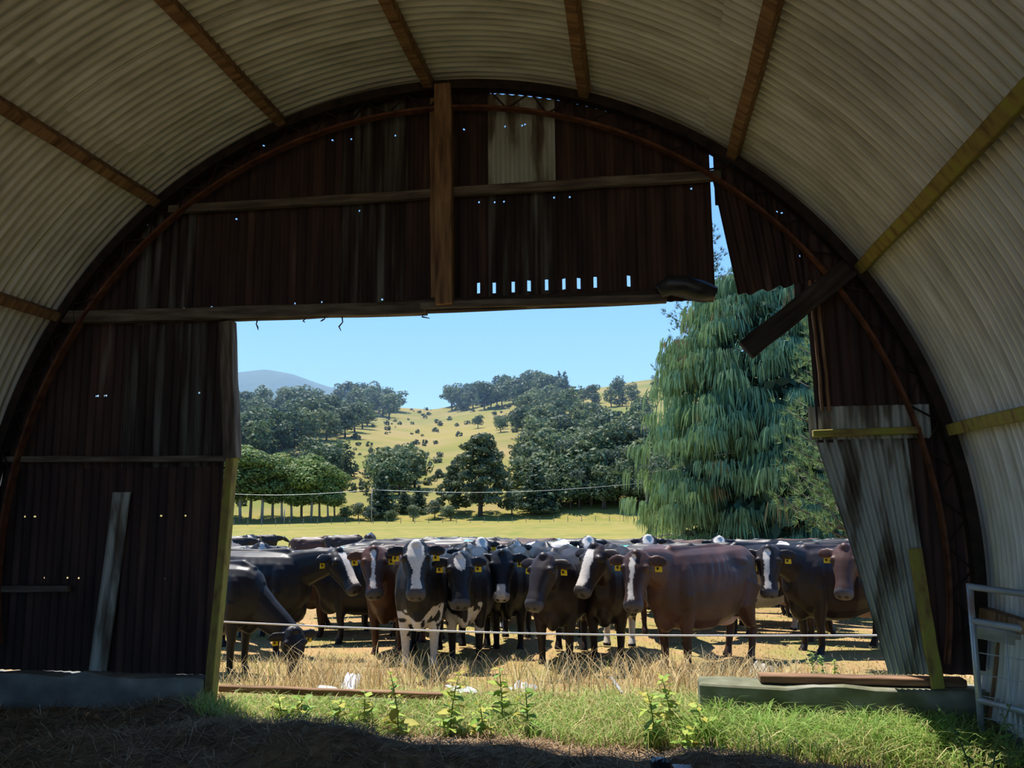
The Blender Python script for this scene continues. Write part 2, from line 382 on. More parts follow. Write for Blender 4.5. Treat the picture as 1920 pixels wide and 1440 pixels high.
# one overlapping pale strip, bent away at its foot
sheet(-4.32, -4.15, .29, 1.7, YS - .02, 'galv_wall', warp=lambda p, u, t: Vector((p.x - .10 * (1 - t), p.y - .03 * (1 - t) ** 2, p.z)))
# right of the doorway
def bil(TL, TR, BL, BR):
    def w(p, u, t):
        x = (BL[0] * (1 - u) + BR[0] * u) * (1 - t) + (TL[0] * (1 - u) + TR[0] * u) * t
        z = (BL[1] * (1 - u) + BR[1] * u) * (1 - t) + (TL[1] * (1 - u) + TR[1] * u) * t
        return Vector((x, p.y - .10 * (1 - t) * (1 - u), z + .012 * math.sin(u * 23) * (1 - t)))
    return w
sheet(.60, 1.18, 3.17, 4.1, YS - .03, 'rust', arc=None, warp=bil((.59, 4.05), (1.16, 3.86), (.73, 3.09), (1.22, 3.19)), holes=(3.5, 3.9), amp=.016)
sheet(.61, 1.20, 3.85, 4.6, YS + .02, 'rust', arc=RP + .08)
sheet(1.16, 1.45, 3.0, 4.0, YS + .01, 'rust', holes=(3.4,))
sheet(1.25, 1.80, 2.0, 3.6, YS + .005, 'rust', holes=(2.6, 3.2), warp=lambda p, u, t: Vector((p.x - .03 * (1 - u) * t, p.y - .05 * (1 - u) ** 2, p.z)))
sheet(1.74, 2.25, .40, 3.2, YS + .012, 'rust', holes=(1.4,), arc=RP + .08)
def lean(p, u, t):                                        # loose sheet narrowing towards its foot
    xl = 1.60 + (1.21 - 1.60) * t; xr = 1.92 + (1.86 - 1.92) * t
    return Vector((xl + (xr - xl) * u, p.y - .10 + .10 * t - .06 * (1 - u) * math.sin(t * PI), p.z))
sheet(1.21, 1.86, .42, 2.12, YS - .02, 'galv_wall', arc=None, warp=lean, amp=.016)
sheet(1.19, 2.02, 2.02, 2.26, YS - .045, 'galv_wall', arc=None, amp=.013)
# timbers of the wall
def wt(name, a, b, w, t, mat, y=D, roll=0, **k):
    (x0, z0), (x1, z1) = W(*a, y), W(*b, y)
    return add_plank(name, (x0, y - D, z0), (x1, y - D, z1), w, t, MAT[mat], wall, roll, **k)
wt('girt', (318, 394), (812, 364), .07, .06, 'timber_grey', D - .01)
wt('girt', (850, 360), (1352, 328), .075, .06, 'timber_grey', D - .01)
wt('lintel_beam', (122, 596), (800, 578), .10, .09, 'timber_grey', D - .02, seg=10)
wt('lintel_beam', (420, 592), (1235, 556), .10, .08, 'timber_dark', D - .0, seg=10)
wt('lintel_beam', (790, 574), (1250, 561), .06, .08, 'timber_grey', D - .03, seg=8)
wt('centre_post', (834, 572), (831, 160), .135, .09, 'timber', D - .07)
wt('batten_or_edge', (813, 560), (812, 185), .045, .05, 'timber', D - .02)
wt('girt', (0, 862), (428, 860), .05, .06, 'timber_grey', D - .01)
wt('girt', (0, 1105), (130, 1104), .05, .05, 'timber_grey', D - .01)
wt('girt', (1524, 814), (1726, 806), .05, .06, 'timber_moss', D - .06)
wt('door_post', (426, 604), (436, 860), .11, .10, 'timber_grey', D - .01)
wt('door_post', (436, 850), (394, 1318), .07, .09, 'timber_moss', D - .01)
for xa, xb in ((1519, 1543), (1530, 1556)):               # timber strips standing in for sunlit corrugation edges of the torn right sheet
    wt('batten_or_edge', (xa, 525), (xb, 772), .022, .03, 'timber', D - .01)
# arched truss rib against the wall: two chords and a zigzag of rods
rib = empty('truss_rib'); rib.parent = wall; rib.location = (0, -.06, 0)
def chord(R0, R1, y0, y1, mat, a0=-10, a1=190):
    th = np.radians(np.linspace(a0, a1, 90)); v = []
    for t in th:
        for R, y in ((R0, y0), (R1, y0), (R1, y1), (R0, y1)): v.append((CX + R * math.cos(t), y, CZ + R * math.sin(t)))
    v = np.array(v); f = []
    for i in range(89):
        for k in range(4): f.append((i * 4 + k, i * 4 + (k + 1) % 4, i * 4 + 4 + (k + 1) % 4, i * 4 + 4 + k))
    f += [(0, 1, 2, 3), (356, 357, 358, 359)]
    return obj('chord', mesh('chord', v, f, MAT[mat]), rib)
chord(RP - .02, RP + .055, -.03, .06, 'dark_steel'); chord(RP - .185, RP - .165, -.035, .035, 'rust_steel')
rodm = None
for i in range(76):
    t0 = math.radians(-8 + i * 2.6); t1 = math.radians(-8 + (i + 1) * 2.6); ra, rb = (RP - .02, RP - .17) if i % 2 else (RP - .17, RP - .02)
    a = Vector((CX + ra * math.cos(t0), 0, CZ + ra * math.sin(t0))); b = Vector((CX + rb * math.cos(t1), 0, CZ + rb * math.sin(t1)))
    tube_obj('web_rod', [a, b], .008, MAT['dark_steel'], rib, 5)
# concrete footings
def block(name, x0, x1, y0, y1, z0, z1, mat, label, seg=10, **k):
    o = obj(name, bx(x0, x1, y0, y1, z0, z1, MAT[mat], name, bev=.012, jit=.012, seg=seg)); return tag(o, label, kind='structure', **k)
block('wall_footing_left', -5.62, -3.38, D - .07, D + .14, -.35, .275, 'concrete', 'concrete footing under the left end wall')
block('wall_footing_right', .34, 2.45, D - .13, D + .14, -.35, .335, 'concrete_moss', 'mossy concrete footing across the right of the doorway')
block('wall_footing_side_left', -5.66, -5.40, -2.2, D + .1, -.35, .27, 'concrete', 'concrete side footing along the left of the shed')
block('wall_footing_side_right', 2.20, 2.46, -2.2, D - .1, -.35, .33, 'concrete', 'concrete side footing along the right of the shed')

# ------------------------------------------------------------------ loose things about the doorway
def top_plank(name, p0, p1, w, t, mat, label, cat, roll=0, group=None, **k):
    p0, p1 = Vector(p0), Vector(p1); m, M = plank(p0, p1, w, t, MAT[mat], name, roll, **k)
    o = obj(name, m); o.matrix_world = M; return tag(o, label, cat, group)
a, b = at_y(1592, 503, D - .12), at_y(1398, 657, D - .3)
top_plank('broken_beam', a, b, .15, .05, 'timber_dark', 'broken dark beam hanging diagonally from the arch', 'beam')
# rolled tarp on the lintel end
pts = [at_y(px, py, D - .13) for px, py in ((1235, 545), (1255, 533), (1285, 535), (1315, 545), (1342, 552))]
v, f = tube(pts, [.05, .075, .085, .08, .06], 10); v = [p + Vector((0, .012 * math.sin(i * 2.1), .012 * math.cos(i * 1.3))) for i, p in enumerate(v)]
tag(obj('rolled_tarp', mesh('rolled_tarp', v, f, MAT['tarp'], True)), 'rolled black tarp lying on the lintel end', 'tarp')
x0, z0 = W(1718, 1028, D - .12); x1, z1 = W(1758, 1262, D - .12)
top_plank('mossy_plank', (x0, D - .09, z0), (x1, D - .10, .34), .085, .03, 'timber_moss', 'yellow mossy plank leaning against the wall beside the loose sheet', 'plank')
p = at_y(1425, 1268, D - .02)
top_plank('sill_plank', (p.x, D + .02, .36), (2.1, D + .02, .365), .05, .12, 'timber', 'brown timber plank lying along the concrete footing', 'plank')
a, b = at_y(412, 1293, D + .3), at_y(830, 1303, D + .35)
top_plank('fallen_rail', (a.x, a.y, .12), (b.x, b.y, .10), .05, .06, 'timber', 'weathered rail lying in the grass across the doorway', 'rail')
# scraps of iron in the grass
for k, (px, d, w, l, rz, mt_, lab) in enumerate([(660, 8.0, .14, .5, .2, 'white_sheet', 'grey bent iron scrap in the dry grass below the grazing cow'), (870, 7.6, .28, .26, .5, 'white_sheet', 'pale crumpled sheet scrap behind the tall weeds'),
        (975, 7.7, .2, .24, -.3, 'white_sheet', 'pale torn sheet scrap right of the tall weeds'), (1160, 7.6, .07, .3, 1.2, 'white_sheet', 'narrow white scrap standing in grass below the brown cow'),
        (1390, 8.6, .22, .6, -.7, 'galv_wall', 'dark corrugated offcut propped in dry grass'), (700, 7.1, .9, .10, .05, 'galv_wall', 'long grey iron strip lying by the fallen rail')]):
    c = at_d(px, d); n = 8; v = []
    for i in range(n + 1):
        for j in range(3):
            v.append(((i / n - .5) * w, (j / 2 - .5) * l, .012 * math.sin(i * 2.2) + .03 * math.sin(j * 2 + k)))
    v2 = v + [(q[0], q[1], q[2] - .004) for q in v]; f = []
    for i in range(n):
        for j in range(2):
            q = (i * 3 + j, i * 3 + 3 + j, i * 3 + 4 + j, i * 3 + 1 + j); f.append(q); f.append(tuple(x + 27 for x in q[::-1]))
    o = obj('iron_scrap', mesh('iron_scrap', v2, f, MAT[mt_], True)); o.location = (c.x, c.y, gz(c.x, c.y) + .06); o.rotation_euler = (.5 if k in (0, 3, 4) else .2, .15, rz)
    tag(o, lab, 'scrap metal')
# electric fence tape and its thin posts
a, b = at_y(398, 1165, 7.55), at_y(1668, 1191, 8.0)
pts = [a.lerp(b, t) + Vector((0, 0, -.05 * math.sin(t * PI))) for t in np.linspace(0, 1, 24)]
a2 = a + (a - b) * .3; b2 = b + (b - a) * .3
tag(tube_obj('fence_tape', [a2] + pts + [b2], [(.004, .009)] * 26, MAT['tape'], None, 6), 'white electric fence tape strung in front of the cows', 'fence')
for q, lab in ((a2, 'thin fence post left of the doorway'), (b2, 'thin fence post right of the doorway')):
    g = gz(q.x, q.y); t = empty('fence_post', (q.x, q.y + .02, g)); tag(t, lab, 'post')
    tube_obj('stake', [(0, 0, -.2), (0, 0, q.z - g + .12)], .014, MAT['post_wood'], t, 8); tube_obj('insulator', [(0, -.03, q.z - g - .03), (0, -.03, q.z - g + .03)], .016, MAT['black_plastic'], t, 8)
# steel gate at the right
g0 = at_y(1838, 1340, 5.75); gx = g0.x; dirv = Vector((.55, -.84, 0)).normalized()
gate = empty('metal_gate', (gx, 5.75, 0)); gate.rotation_euler = (0, 0, math.atan2(dirv.y, dirv.x)); tag(gate, 'galvanised pipe gate with wire mesh standing open at right', 'gate')
tube_obj('stile', [(0, 0, .02), (0, 0, 1.06)], .02, MAT['gate_steel'], gate); tube_obj('stile', [(2.2, 0, .02), (2.2, 0, 1.0)], .02, MAT['gate_steel'], gate)
for z0, z1 in ((1.04, .98), (.83, .78), (.35, .32), (.06, .05)):
    tube_obj('rail', [(0, 0, z0), (2.2, 0, z1)], .021, MAT['gate_steel'], gate)
for i in range(5): tube_obj('mesh_wire', [(.03 + .0 * i, 0, .12 + i * .13), (.5, .02, .14 + i * .125), (1.2, -.02, .10 + i * .13), (2.2, 0, .12 + i * .12)], .0035, MAT['gate_steel'], gate, 5)
for i in range(9): tube_obj('mesh_wire', [(.22 + i * .22, 0, .06), (.2 + i * .22, .015, .4), (.22 + i * .22, 0, .8)], .003, MAT['gate_steel'], gate, 5)
q = at_y(1895, 1190, 5.9)
o = obj('white_panel', bx(-.2, .25, -.01, .01, -.07, .07, MAT['white_sheet'], 'white_panel', bev=.004, jit=.003)); o.location = q - Vector((.06, .12, 0)); o.rotation_euler = (.9, .15, -.4); tag(o, 'small white sheet tucked behind the pipe gate', 'sheet')
q = at_y(1890, 1330, 6.0)
top_plank('leaning_board', (q.x - .06, 6.0, .0), (q.x + .10, 6.04, .72), .2, .03, 'timber', 'tan board leaning behind the pipe gate', 'board')
# dangling roots along the lintel
for i, (px, py, L) in enumerate([(572, 600, .05), (640, 595, .14), (798, 590, .06), (482, 603, .1), (610, 600, .04), (720, 592, .04)]):
    p = at_y(px, py, D - .02); r = random.Random(i); pts = [p + Vector((r.uniform(-.012, .012) * k, 0, .03 - L * k / 4)) for k in range(5)]
    tag(tube_obj('dangling_root', pts, [.007, .006, .005, .007, .003], MAT['timber_dark'], None, 5), 'dry root shred dangling from the lintel', 'root', 'root shreds under the lintel')
# device and paper at the very bottom
q = at_y(1238, 1436, 4.95); dv = empty('camera_case', (q.x, q.y, fz(q.x, q.y) + .03), .3); tag(dv, 'black device with a white square mark in the straw', 'device')
m = bx(-.05, .05, -.04, .04, -.01, .06, MAT['black_plastic'], 'body', bev=.015, jit=.001); obj('body', m, dv)
obj('emblem', bx(-.012, .012, -.012, .012, .0605, .063, MAT['white_sheet'], 'emblem', bev=.002, jit=0), dv)
o = obj('paper_card', bx(-.06, .06, -.03, .03, 0, .004, MAT['white_sheet'], 'paper_card', bev=.001, jit=.001)); q = at_y(1275, 1437, 4.95); o.location = (q.x + .02, q.y, fz(q.x, q.y) + .03); o.rotation_euler = (.3, .1, .4); tag(o, 'pale card lying beside the black device', 'card')
# ------------------------------------------------------------------ trees
def rand_dirs(n, r):
    d = r.normal(0, 1, (n, 3)); return d / np.linalg.norm(d, axis=1)[:, None]
def leaf_cloud(blobs, n, size, col, r, shell=.55, droop=0, var=.22, hue=None):
    """leaf sprays as small bent diamonds scattered through the outer part of ellipsoidal clumps"""
    w = np.array([b[1][0] * b[1][1] + b[1][2] * b[1][0] for b in blobs]); idx = r.choice(len(blobs), n, p=w / w.sum())
    C = np.array([b[0] for b in blobs])[idx]; R = np.array([b[1] for b in blobs])[idx]
    d = rand_dirs(n, r); rad = shell + (1 - shell) * r.random(n) ** .5; P = C + d * R * rad[:, None]
    nrm = d + rand_dirs(n, r) * .7; nrm /= np.linalg.norm(nrm, axis=1)[:, None]
    a = np.cross(nrm, rand_dirs(n, r)); a /= np.linalg.norm(a, axis=1)[:, None]; b = np.cross(nrm, a)
    s = size * (.6 + .8 * r.random(n))[:, None]
    a = a * s; b = b * s * .55; 
    V = np.stack([P - a, P + b - nrm * s * .15, P + a, P - b - nrm * s * .15], 1).reshape(-1, 3)
    Fq = np.arange(4 * n).reshape(n, 4)
    c = np.array(col) * (1 + var * r.normal(0, 1, (n, 1))); tint = r.random((len(blobs), 1))[idx]
    c = c * (.85 + .3 * tint)
    if hue is not None: c = c + np.array(hue) * r.random((n, 1))
    return V, Fq, np.repeat(np.clip(c, .008, 1), 4, 0)
def foliage_mesh(name, parts):
    V, Fc, C, o = [], [], [], 0
    for v, f, c in parts: V.append(v); Fc.append(f + o); C.append(c); o += len(v)
    return mesh(name, np.concatenate(V), np.concatenate(Fc), MAT['leafy'], False, np.concatenate(C))
def make_tree(kind, seed, n, size, col, name, hue=(.02, .02, 0)):
    """unit-height tree: Empty > trunk, foliage"""
    r = np.random.default_rng(seed); blobs = []; root = empty(name); bark = 'bark'
    if kind == 'round':
        for k in range(11):
            a = r.random() * 6.28; q = r.random() ** .5 * .30; z = .30 + .55 * r.random(); wd = .16 + .08 * r.random()
            q *= 1 - abs(z - .5) * .8; blobs.append(((q * math.cos(a), q * math.sin(a), z), (wd, wd, wd * .8)))
        blobs.append(((0, 0, .55), (.26, .26, .32))); th = .5
    elif kind == 'gum':
        bark = 'bark_pale'
        for k in range(9):
            a = r.random() * 6.28; q = r.random() ** .5 * .17; z = .36 + .54 * r.random(); wd = .11 + .06 * r.random()
            blobs.append(((q * math.cos(a), q * math.sin(a), z), (wd, wd, wd * .9)))
        blobs.append(((0, 0, .68), (.14, .14, .24))); th = .7
    elif kind == 'cone':
        for k in range(26):
            z = .08 + .88 * (k / 25); q = (1 - z) * .24 + .02; a = k * 2.4
            blobs.append(((q * .7 * math.cos(a), q * .7 * math.sin(a), z), (q * .75 + .02, q * .75 + .02, .075)))
        th = .6
    else:                                                  # spreading pine with tiered limbs
        for k in range(30):
            z = .12 + .83 * (k / 29) ; q = .36 * (1 - z) ** .6 * (.6 + .5 * r.random()); a = k * 2.4 + r.random()
            blobs.append(((q * math.cos(a), q * math.sin(a), z + .02), (.11, .11, .055)))
        blobs.append(((0, 0, .5), (.16, .16, .4))); th = .8
    obj('foliage', foliage_mesh('foliage', [leaf_cloud(blobs, n, size, col, r, hue=hue)]), root)
    pts = [(0, 0, -.04), (.01, 0, th * .4), (-.005, .01, th)]
    parts = [tube(pts, [.015, .012, .005] if kind == 'gum' else [.028, .022, .008], 7)]
    if kind in ('gum', 'pine'):
        for k in range(5):
            a = k * 1.4; z = th * (.45 + .1 * k); parts.append(tube([(0, 0, z), (.1 * math.cos(a), .1 * math.sin(a), z + .09), (.18 * math.cos(a), .18 * math.sin(a), z + .14)], [.010, .007, .003], 5))
    v, f = merge(parts); obj('trunk', mesh('trunk', v, f, MAT[bark], True), root)
    return root
def put_tree(proto, state, x, y, h, label, cat='tree', group=None, wide=1, z=None):
    t = proto if not state.get(proto.name) else copy_tree(proto); state[proto.name] = 1
    t.location = (x, y, (gz(x, y) if z is None else z)); t.rotation_euler = (0, 0, random.random() * 6.28); t.scale = (h * wide, h * wide, h)
    return tag(t, label, cat, group)
ST = {}
# hillside trees: forest patches measured on the photo, dropped on the terrain
def hit(px, py):
    r = ray(px, py); k = math.hypot(r.x, r.y); lo = None
    for d in np.arange(190, RIDGE_D + 60, 6.):
        x, y = r.x / k * d, r.y / k * d
        if gz(x, y) > EYE + r.z / k * d: return x, y
    return None
def inpoly(x, y, P):
    c = False; j = len(P) - 1
    for i in range(len(P)):
        if (P[i][1] > y) != (P[j][1] > y) and x < (P[j][0] - P[i][0]) * (y - P[i][1]) / (P[j][1] - P[i][1]) + P[i][0]: c = not c
        j = i
    return c
hp = [make_tree('round', 11 + k, 700, .05, c, 'bush_tree') for k, c in enumerate([(.085, .13, .065), (.105, .15, .07), (.125, .165, .08), (.075, .115, .068)])]
hc = make_tree('cone', 31, 420, .05, (.065, .10, .062), 'conifer_tree')
POLYS = [([(425, 776), (520, 762), (660, 757), (800, 748), (818, 762), (770, 778), (690, 800), (640, 826), (560, 842), (500, 862), (425, 868)], 92, (8, 13), 'bush tree in the forest band on the left slope'),
         ([(818, 760), (900, 738), (960, 732), (1060, 728), (1062, 748), (1000, 760), (930, 768), (850, 774)], 40, (9, 13), 'bush tree in the wood along the hill crest'),
         ([(985, 765), (1060, 750), (1078, 800), (1150, 815), (1240, 800), (1240, 965), (1010, 960), (965, 915), (1000, 840), (960, 815)], 92, (8, 13), 'bush tree in the wooded gully right of centre'),
         ([(1060, 735), (1240, 722), (1240, 780), (1090, 780)], 10, (5, 9), 'lone bush tree on the upper right slope'),
         ([(560, 880), (640, 880), (655, 905), (570, 905)], 9, (7, 10), 'bush tree in the small clump above the gums'),
         ([(700, 890), (775, 880), (790, 925), (710, 935)], 12, (8, 11), 'bush tree in the clump left of the big pine'),
         ([(590, 800), (650, 800), (650, 820), (590, 820)], 4, (7, 9), 'bush tree at the edge of the left forest'),
         ([(880, 800), (980, 790), (980, 812), (880, 815)], 7, (4, 6), 'low bush tree on the middle slope')]
rr = random.Random(5)
for P, n, (h0, h1), lab in POLYS:
    xs_ = [p[0] for p in P]; ys_ = [p[1] for p in P]; k = 0; tries = 0; done = []
    while k < n and tries < 4000:
        tries += 1; px, py = rr.uniform(min(xs_), max(xs_)), rr.uniform(min(ys_), max(ys_))
        if not inpoly(px, py, P) or any(abs(px - a) < 9 and abs(py - b) < 5 for a, b in done): continue
        q = hit(px, py)
        if q is None: continue
        done.append((px, py)); k += 1; sc = math.hypot(*q) / 480
        pr = hc if rr.random() < .1 else rr.choice(hp)
        put_tree(pr, ST, q[0], q[1], rr.uniform(h0, h1) * (.55 + .45 * sc) * 1.42, lab, 'tree', 'bush trees on the hillside', rr.uniform(1.0, 1.35))
# low scrub dotted over the grass slope, too many and small to count
V, Fc, C, off = [], [], [], 0
r2 = np.random.default_rng(9); cnt = 0
while cnt < 420:
    px, py = r2.uniform(440, 1230), r2.uniform(760, 955); q = hit(px, py)
    if q is None: continue
    cnt += 1; x, y = q; s = r2.uniform(.5, 1.9); z = gz(x, y)
    v, f, c = leaf_cloud([((x, y, z + s * .5), (s, s, s * .8))], 34, .45 * s, (.09, .11, .055), r2); V.append(v); Fc.append(f + off); C.append(c); off += len(v)
o = obj('hillside_scrub', mesh('hillside_scrub', np.concatenate(V), np.concatenate(Fc), MAT['leafy'], False, np.concatenate(C))); tag(o, 'low dark scrub dotted over the golden hillside', 'scrub', kind='stuff')
# tree line at the end of the field
gum = [make_tree('gum', 50 + k, 4200, .019, c, 'gum_tree') for k, c in enumerate([(.17, .24, .07), (.145, .21, .07)])]
con = make_tree('cone', 61, 2400, .030, (.055, .09, .055), 'dark_conifer')
pin = make_tree('pine', 62, 5200, .024, (.085, .115, .065), 'spreading_pine')
rnd = [make_tree('round', 63 + k, 2200, .032, c, 'leafy_tree') for k, c in enumerate([(.105, .15, .075), (.14, .18, .10), (.095, .13, .095)])]
for i, (px, d, h) in enumerate([(430, 192, 14), (452, 186, 15.5), (470, 190, 16), (492, 186, 15.5), (512, 190, 14.5), (530, 186, 12.5), (548, 188, 13), (566, 192, 14), (584, 186, 13.5), (600, 190, 12.5), (616, 188, 11), (628, 192, 10), (410, 190, 15), (380, 190, 15)]):
    q = at_d(px, d); put_tree(gum[i % 2], ST, q.x, q.y, h * 1.0, 'tall pale-trunked gum tree in the row left of the field', 'tree', 'gum trees at the field end', 1.5)
def one(proto, px, d, h, lab, wide=1, grp=None): q = at_d(px, d); return put_tree(proto, ST, q.x, q.y, h, lab, 'tree', grp, wide)
one(con, 715, 190, 10.5, 'dark pointed conifer standing beside the power pole', 1.25)
one(con, 757, 195, 5.6, 'small dark conifer, left of the pair beside the pine', 1.4)
one(con, 784, 195, 6.4, 'small dark conifer, right of the pair beside the pine', 1.3)
one(pin, 900, 190, 18.5, 'big spreading pine at the far end of the field', 1.15)
one(pin, 850, 194, 11, 'smaller pine leaning beside the big spreading pine', 1.0)
one(con, 1005, 192, 11.5, 'broad conifer right of the big spreading pine', 1.6)
for i, (px, d, h, wd) in enumerate([(650, 186, 3.4, 1.3), (672, 188, 3.8, 1.3), (695, 186, 3.2, 1.4), (735, 184, 2.6, 1.5), (775, 182, 3.6, 1.4), (815, 188, 4.2, 1.3), (845, 184, 3.6, 1.5), (960, 190, 6, 1.2)]):
    one(rnd[i % 3], px, d, h, 'rounded hedge bush along the far field fence', wd, 'hedge bushes at the field end')
for i, (px, d, h) in enumerate([(1040, 196, 9), (1062, 200, 11.5), (1085, 196, 10), (1108, 200, 13), (1130, 196, 10.5), (1152, 202, 14), (1175, 196, 12), (1198, 200, 14.5), (1215, 194, 11), (1240, 196, 13), (1270, 198, 12), (1075, 215, 15), (1120, 218, 17), (1165, 220, 18), (1205, 220, 18)]):
    one(rnd[i % 3], px, d, h, 'tall leafy tree in the line left of the weeping conifer', 1.0, 'leafy trees at the field end')
# far fence and power line
fp = None
for i, px in enumerate(range(440, 1215, 26)):
    q = at_d(px, 168); v, f = tube([(0, 0, -.2), (0, 0, 1.15)], .06, 6)
    if fp is None: fp = mesh('fence_post', v, f, MAT['post_wood'])
    t = obj('far_fence_post', fp, None, (q.x, q.y, gz(q.x, q.y))); tag(t, 'tiny post of the fence at the far field edge', 'post', 'far field fence posts')
poles = []
for px, h, lab in ((300, 7.5, 'power pole hidden left of the gums'), (697, 7.0, 'slim power pole beside the dark conifer'), (1212, 8.0, 'slim power pole by the weeping conifer'), (534, 3.2, 'short pale post below the gums')):
    q = at_d(px, 178); g = gz(q.x, q.y); t = empty('power_pole', (q.x, q.y, g)); tag(t, lab, 'pole')
    tube_obj('pole', [(0, 0, -.3), (0, 0, h)], .11, MAT['bark_pale'], t, 8)
    if h > 5: add_plank('cross_arm', (-.8, 0, h - .3), (.8, 0, h - .3), .12, .1, MAT['post_wood'], t); poles.append(Vector((q.x, q.y, g + h - .2)))
for a, b, lab in ((poles[0], poles[1], 'thin power line strung over the gums'), (poles[1], poles[2], 'thin power line strung past the big pine')):
    tag(tube_obj('power_line', [a.lerp(b, t) - Vector((0, 0, 1.2 * math.sin(t * PI))) for t in np.linspace(0, 1, 14)], .035, MAT['gate_steel'], None, 5), lab, 'cable')

# ------------------------------------------------------------------ big weeping conifer
def weeping(px, d, h, rad, seed):
    r = np.random.default_rng(seed); c = at_d(px, d); root = empty('weeping_conifer', (c.x, c.y, gz(c.x, c.y))); parts = []
    V, Fc, C = [], [], []; off = 0
    boughs = []
    for i in range(330):
        t = .05 + .92 * r.random() ** 1.05; a_ = r.random() * 6.28; boughs.append((t, a_, .80 + .26 * r.random()))
    for i in range(330 * 8):
        t0, a0_, k0 = boughs[i // 8]; s_ = r.uniform(.62, 1.0); t = np.clip(t0 - .012 * (s_ - .8) * 4 + r.normal(0, .006), .03, .985); z = h * t
        env = rad * (1 - t0 ** 2.2) ** .55 * k0 + .25
        q = env * s_; a = a0_ + r.normal(0, .30) * (1.15 - s_ * .5) / max(env, 1.2) * 1.6
        tip = np.array([q * math.cos(a), q * math.sin(a), z]); out = np.array([math.cos(a), math.sin(a), 0])
        side = np.array([-math.sin(a), math.cos(a), 0]); sp = r.uniform(.25, .7); L = r.uniform(.45, 1.25)
        base = np.array([.25, .36, .13]) * (.7 + .5 * r.random())
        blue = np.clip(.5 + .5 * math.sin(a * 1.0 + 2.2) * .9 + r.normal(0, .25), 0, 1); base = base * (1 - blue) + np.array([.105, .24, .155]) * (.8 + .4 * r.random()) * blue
        if r.random() < .03: base = np.array([.26, .19, .08])
        m = 18
        u = r.uniform(-1, 1, m); fwd = r.uniform(-.5, .45, m); ln = L * r.uniform(.45, 1.0, m); w = r.uniform(.016, .036, m)
        st = tip + side * (u * sp)[:, None] + out * (fwd * sp)[:, None] + np.array([0, 0, 1]) * (.16 * (1 - u ** 2) - .1 * np.abs(fwd))[:, None]
        sw = side * r.normal(0, 1, (m, 1)) + out * r.normal(0, 1, (m, 1)); sw /= np.linalg.norm(sw, axis=1)[:, None]
        for k, (tt, ww) in enumerate(((0, .5), (.35, 1.0), (.7, .8), (1.0, .12))):
            bend = out * (.30 * tt * (1 - .55 * tt))* 1.0 + side * (u[:, None] * .28 * tt)
            p = st + bend * ln[:, None] - np.array([0, 0, 1]) * (ln * (tt ** 1.35))[:, None]
            V.append((p - sw * (w * ww)[:, None], p + sw * (w * ww)[:, None]))
            C.append(base * (.85 + .25 * tt))
        blk = np.concatenate([np.stack(x, 1) for x in V[-4:]], 1)      # m, 8, 3
        V = V[:-4]; V.append(blk.reshape(-1, 3)); cc = np.repeat(np.stack(C[-4:]), 2, 0); C = C[:-4]; C.append(np.tile(cc, (m, 1)) * (.85 + .3 * np.repeat(r.random((m, 1)), 8, 0)))
        idx = np.arange(m)[:, None, None] * 8 + np.array([[0, 1, 3, 2], [2, 3, 5, 4], [4, 5, 7, 6]])[None]; Fc.append(idx.reshape(-1, 4) + off); off += m * 8
    # inner twiggy mass
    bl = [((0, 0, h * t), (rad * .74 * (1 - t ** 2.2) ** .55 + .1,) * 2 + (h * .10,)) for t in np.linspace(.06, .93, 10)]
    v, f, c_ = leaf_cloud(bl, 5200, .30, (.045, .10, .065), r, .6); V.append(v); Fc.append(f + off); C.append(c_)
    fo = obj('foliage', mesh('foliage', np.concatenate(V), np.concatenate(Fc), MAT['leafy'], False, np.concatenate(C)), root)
    tube_obj('trunk', [(0, 0, -.2), (.1, 0, h * .5), (0, 0, h * .95)], [.42, .25, .05], MAT['bark'], root, 10)
    v, f = [], []
    parts = []
    for k in range(46):
        a = r.random() * 6.28; z = h * (.08 + .8 * r.random()); q = rad * (1 - (z / h) ** 2.2) ** .55 * .9
        parts.append(tube([(0, 0, z - .3), (q * .5 * math.cos(a), q * .5 * math.sin(a), z + .25), (q * math.cos(a), q * math.sin(a), z)], [.07, .045, .015], 5))
    v, f = merge(parts); obj('limbs', mesh('limbs', v, f, MAT['bark_pale'], True), root)
    return root
tag(weeping(1440, 38, 13.4, 5.9, 3), 'large weeping blue-green conifer filling the right of the doorway', 'tree')
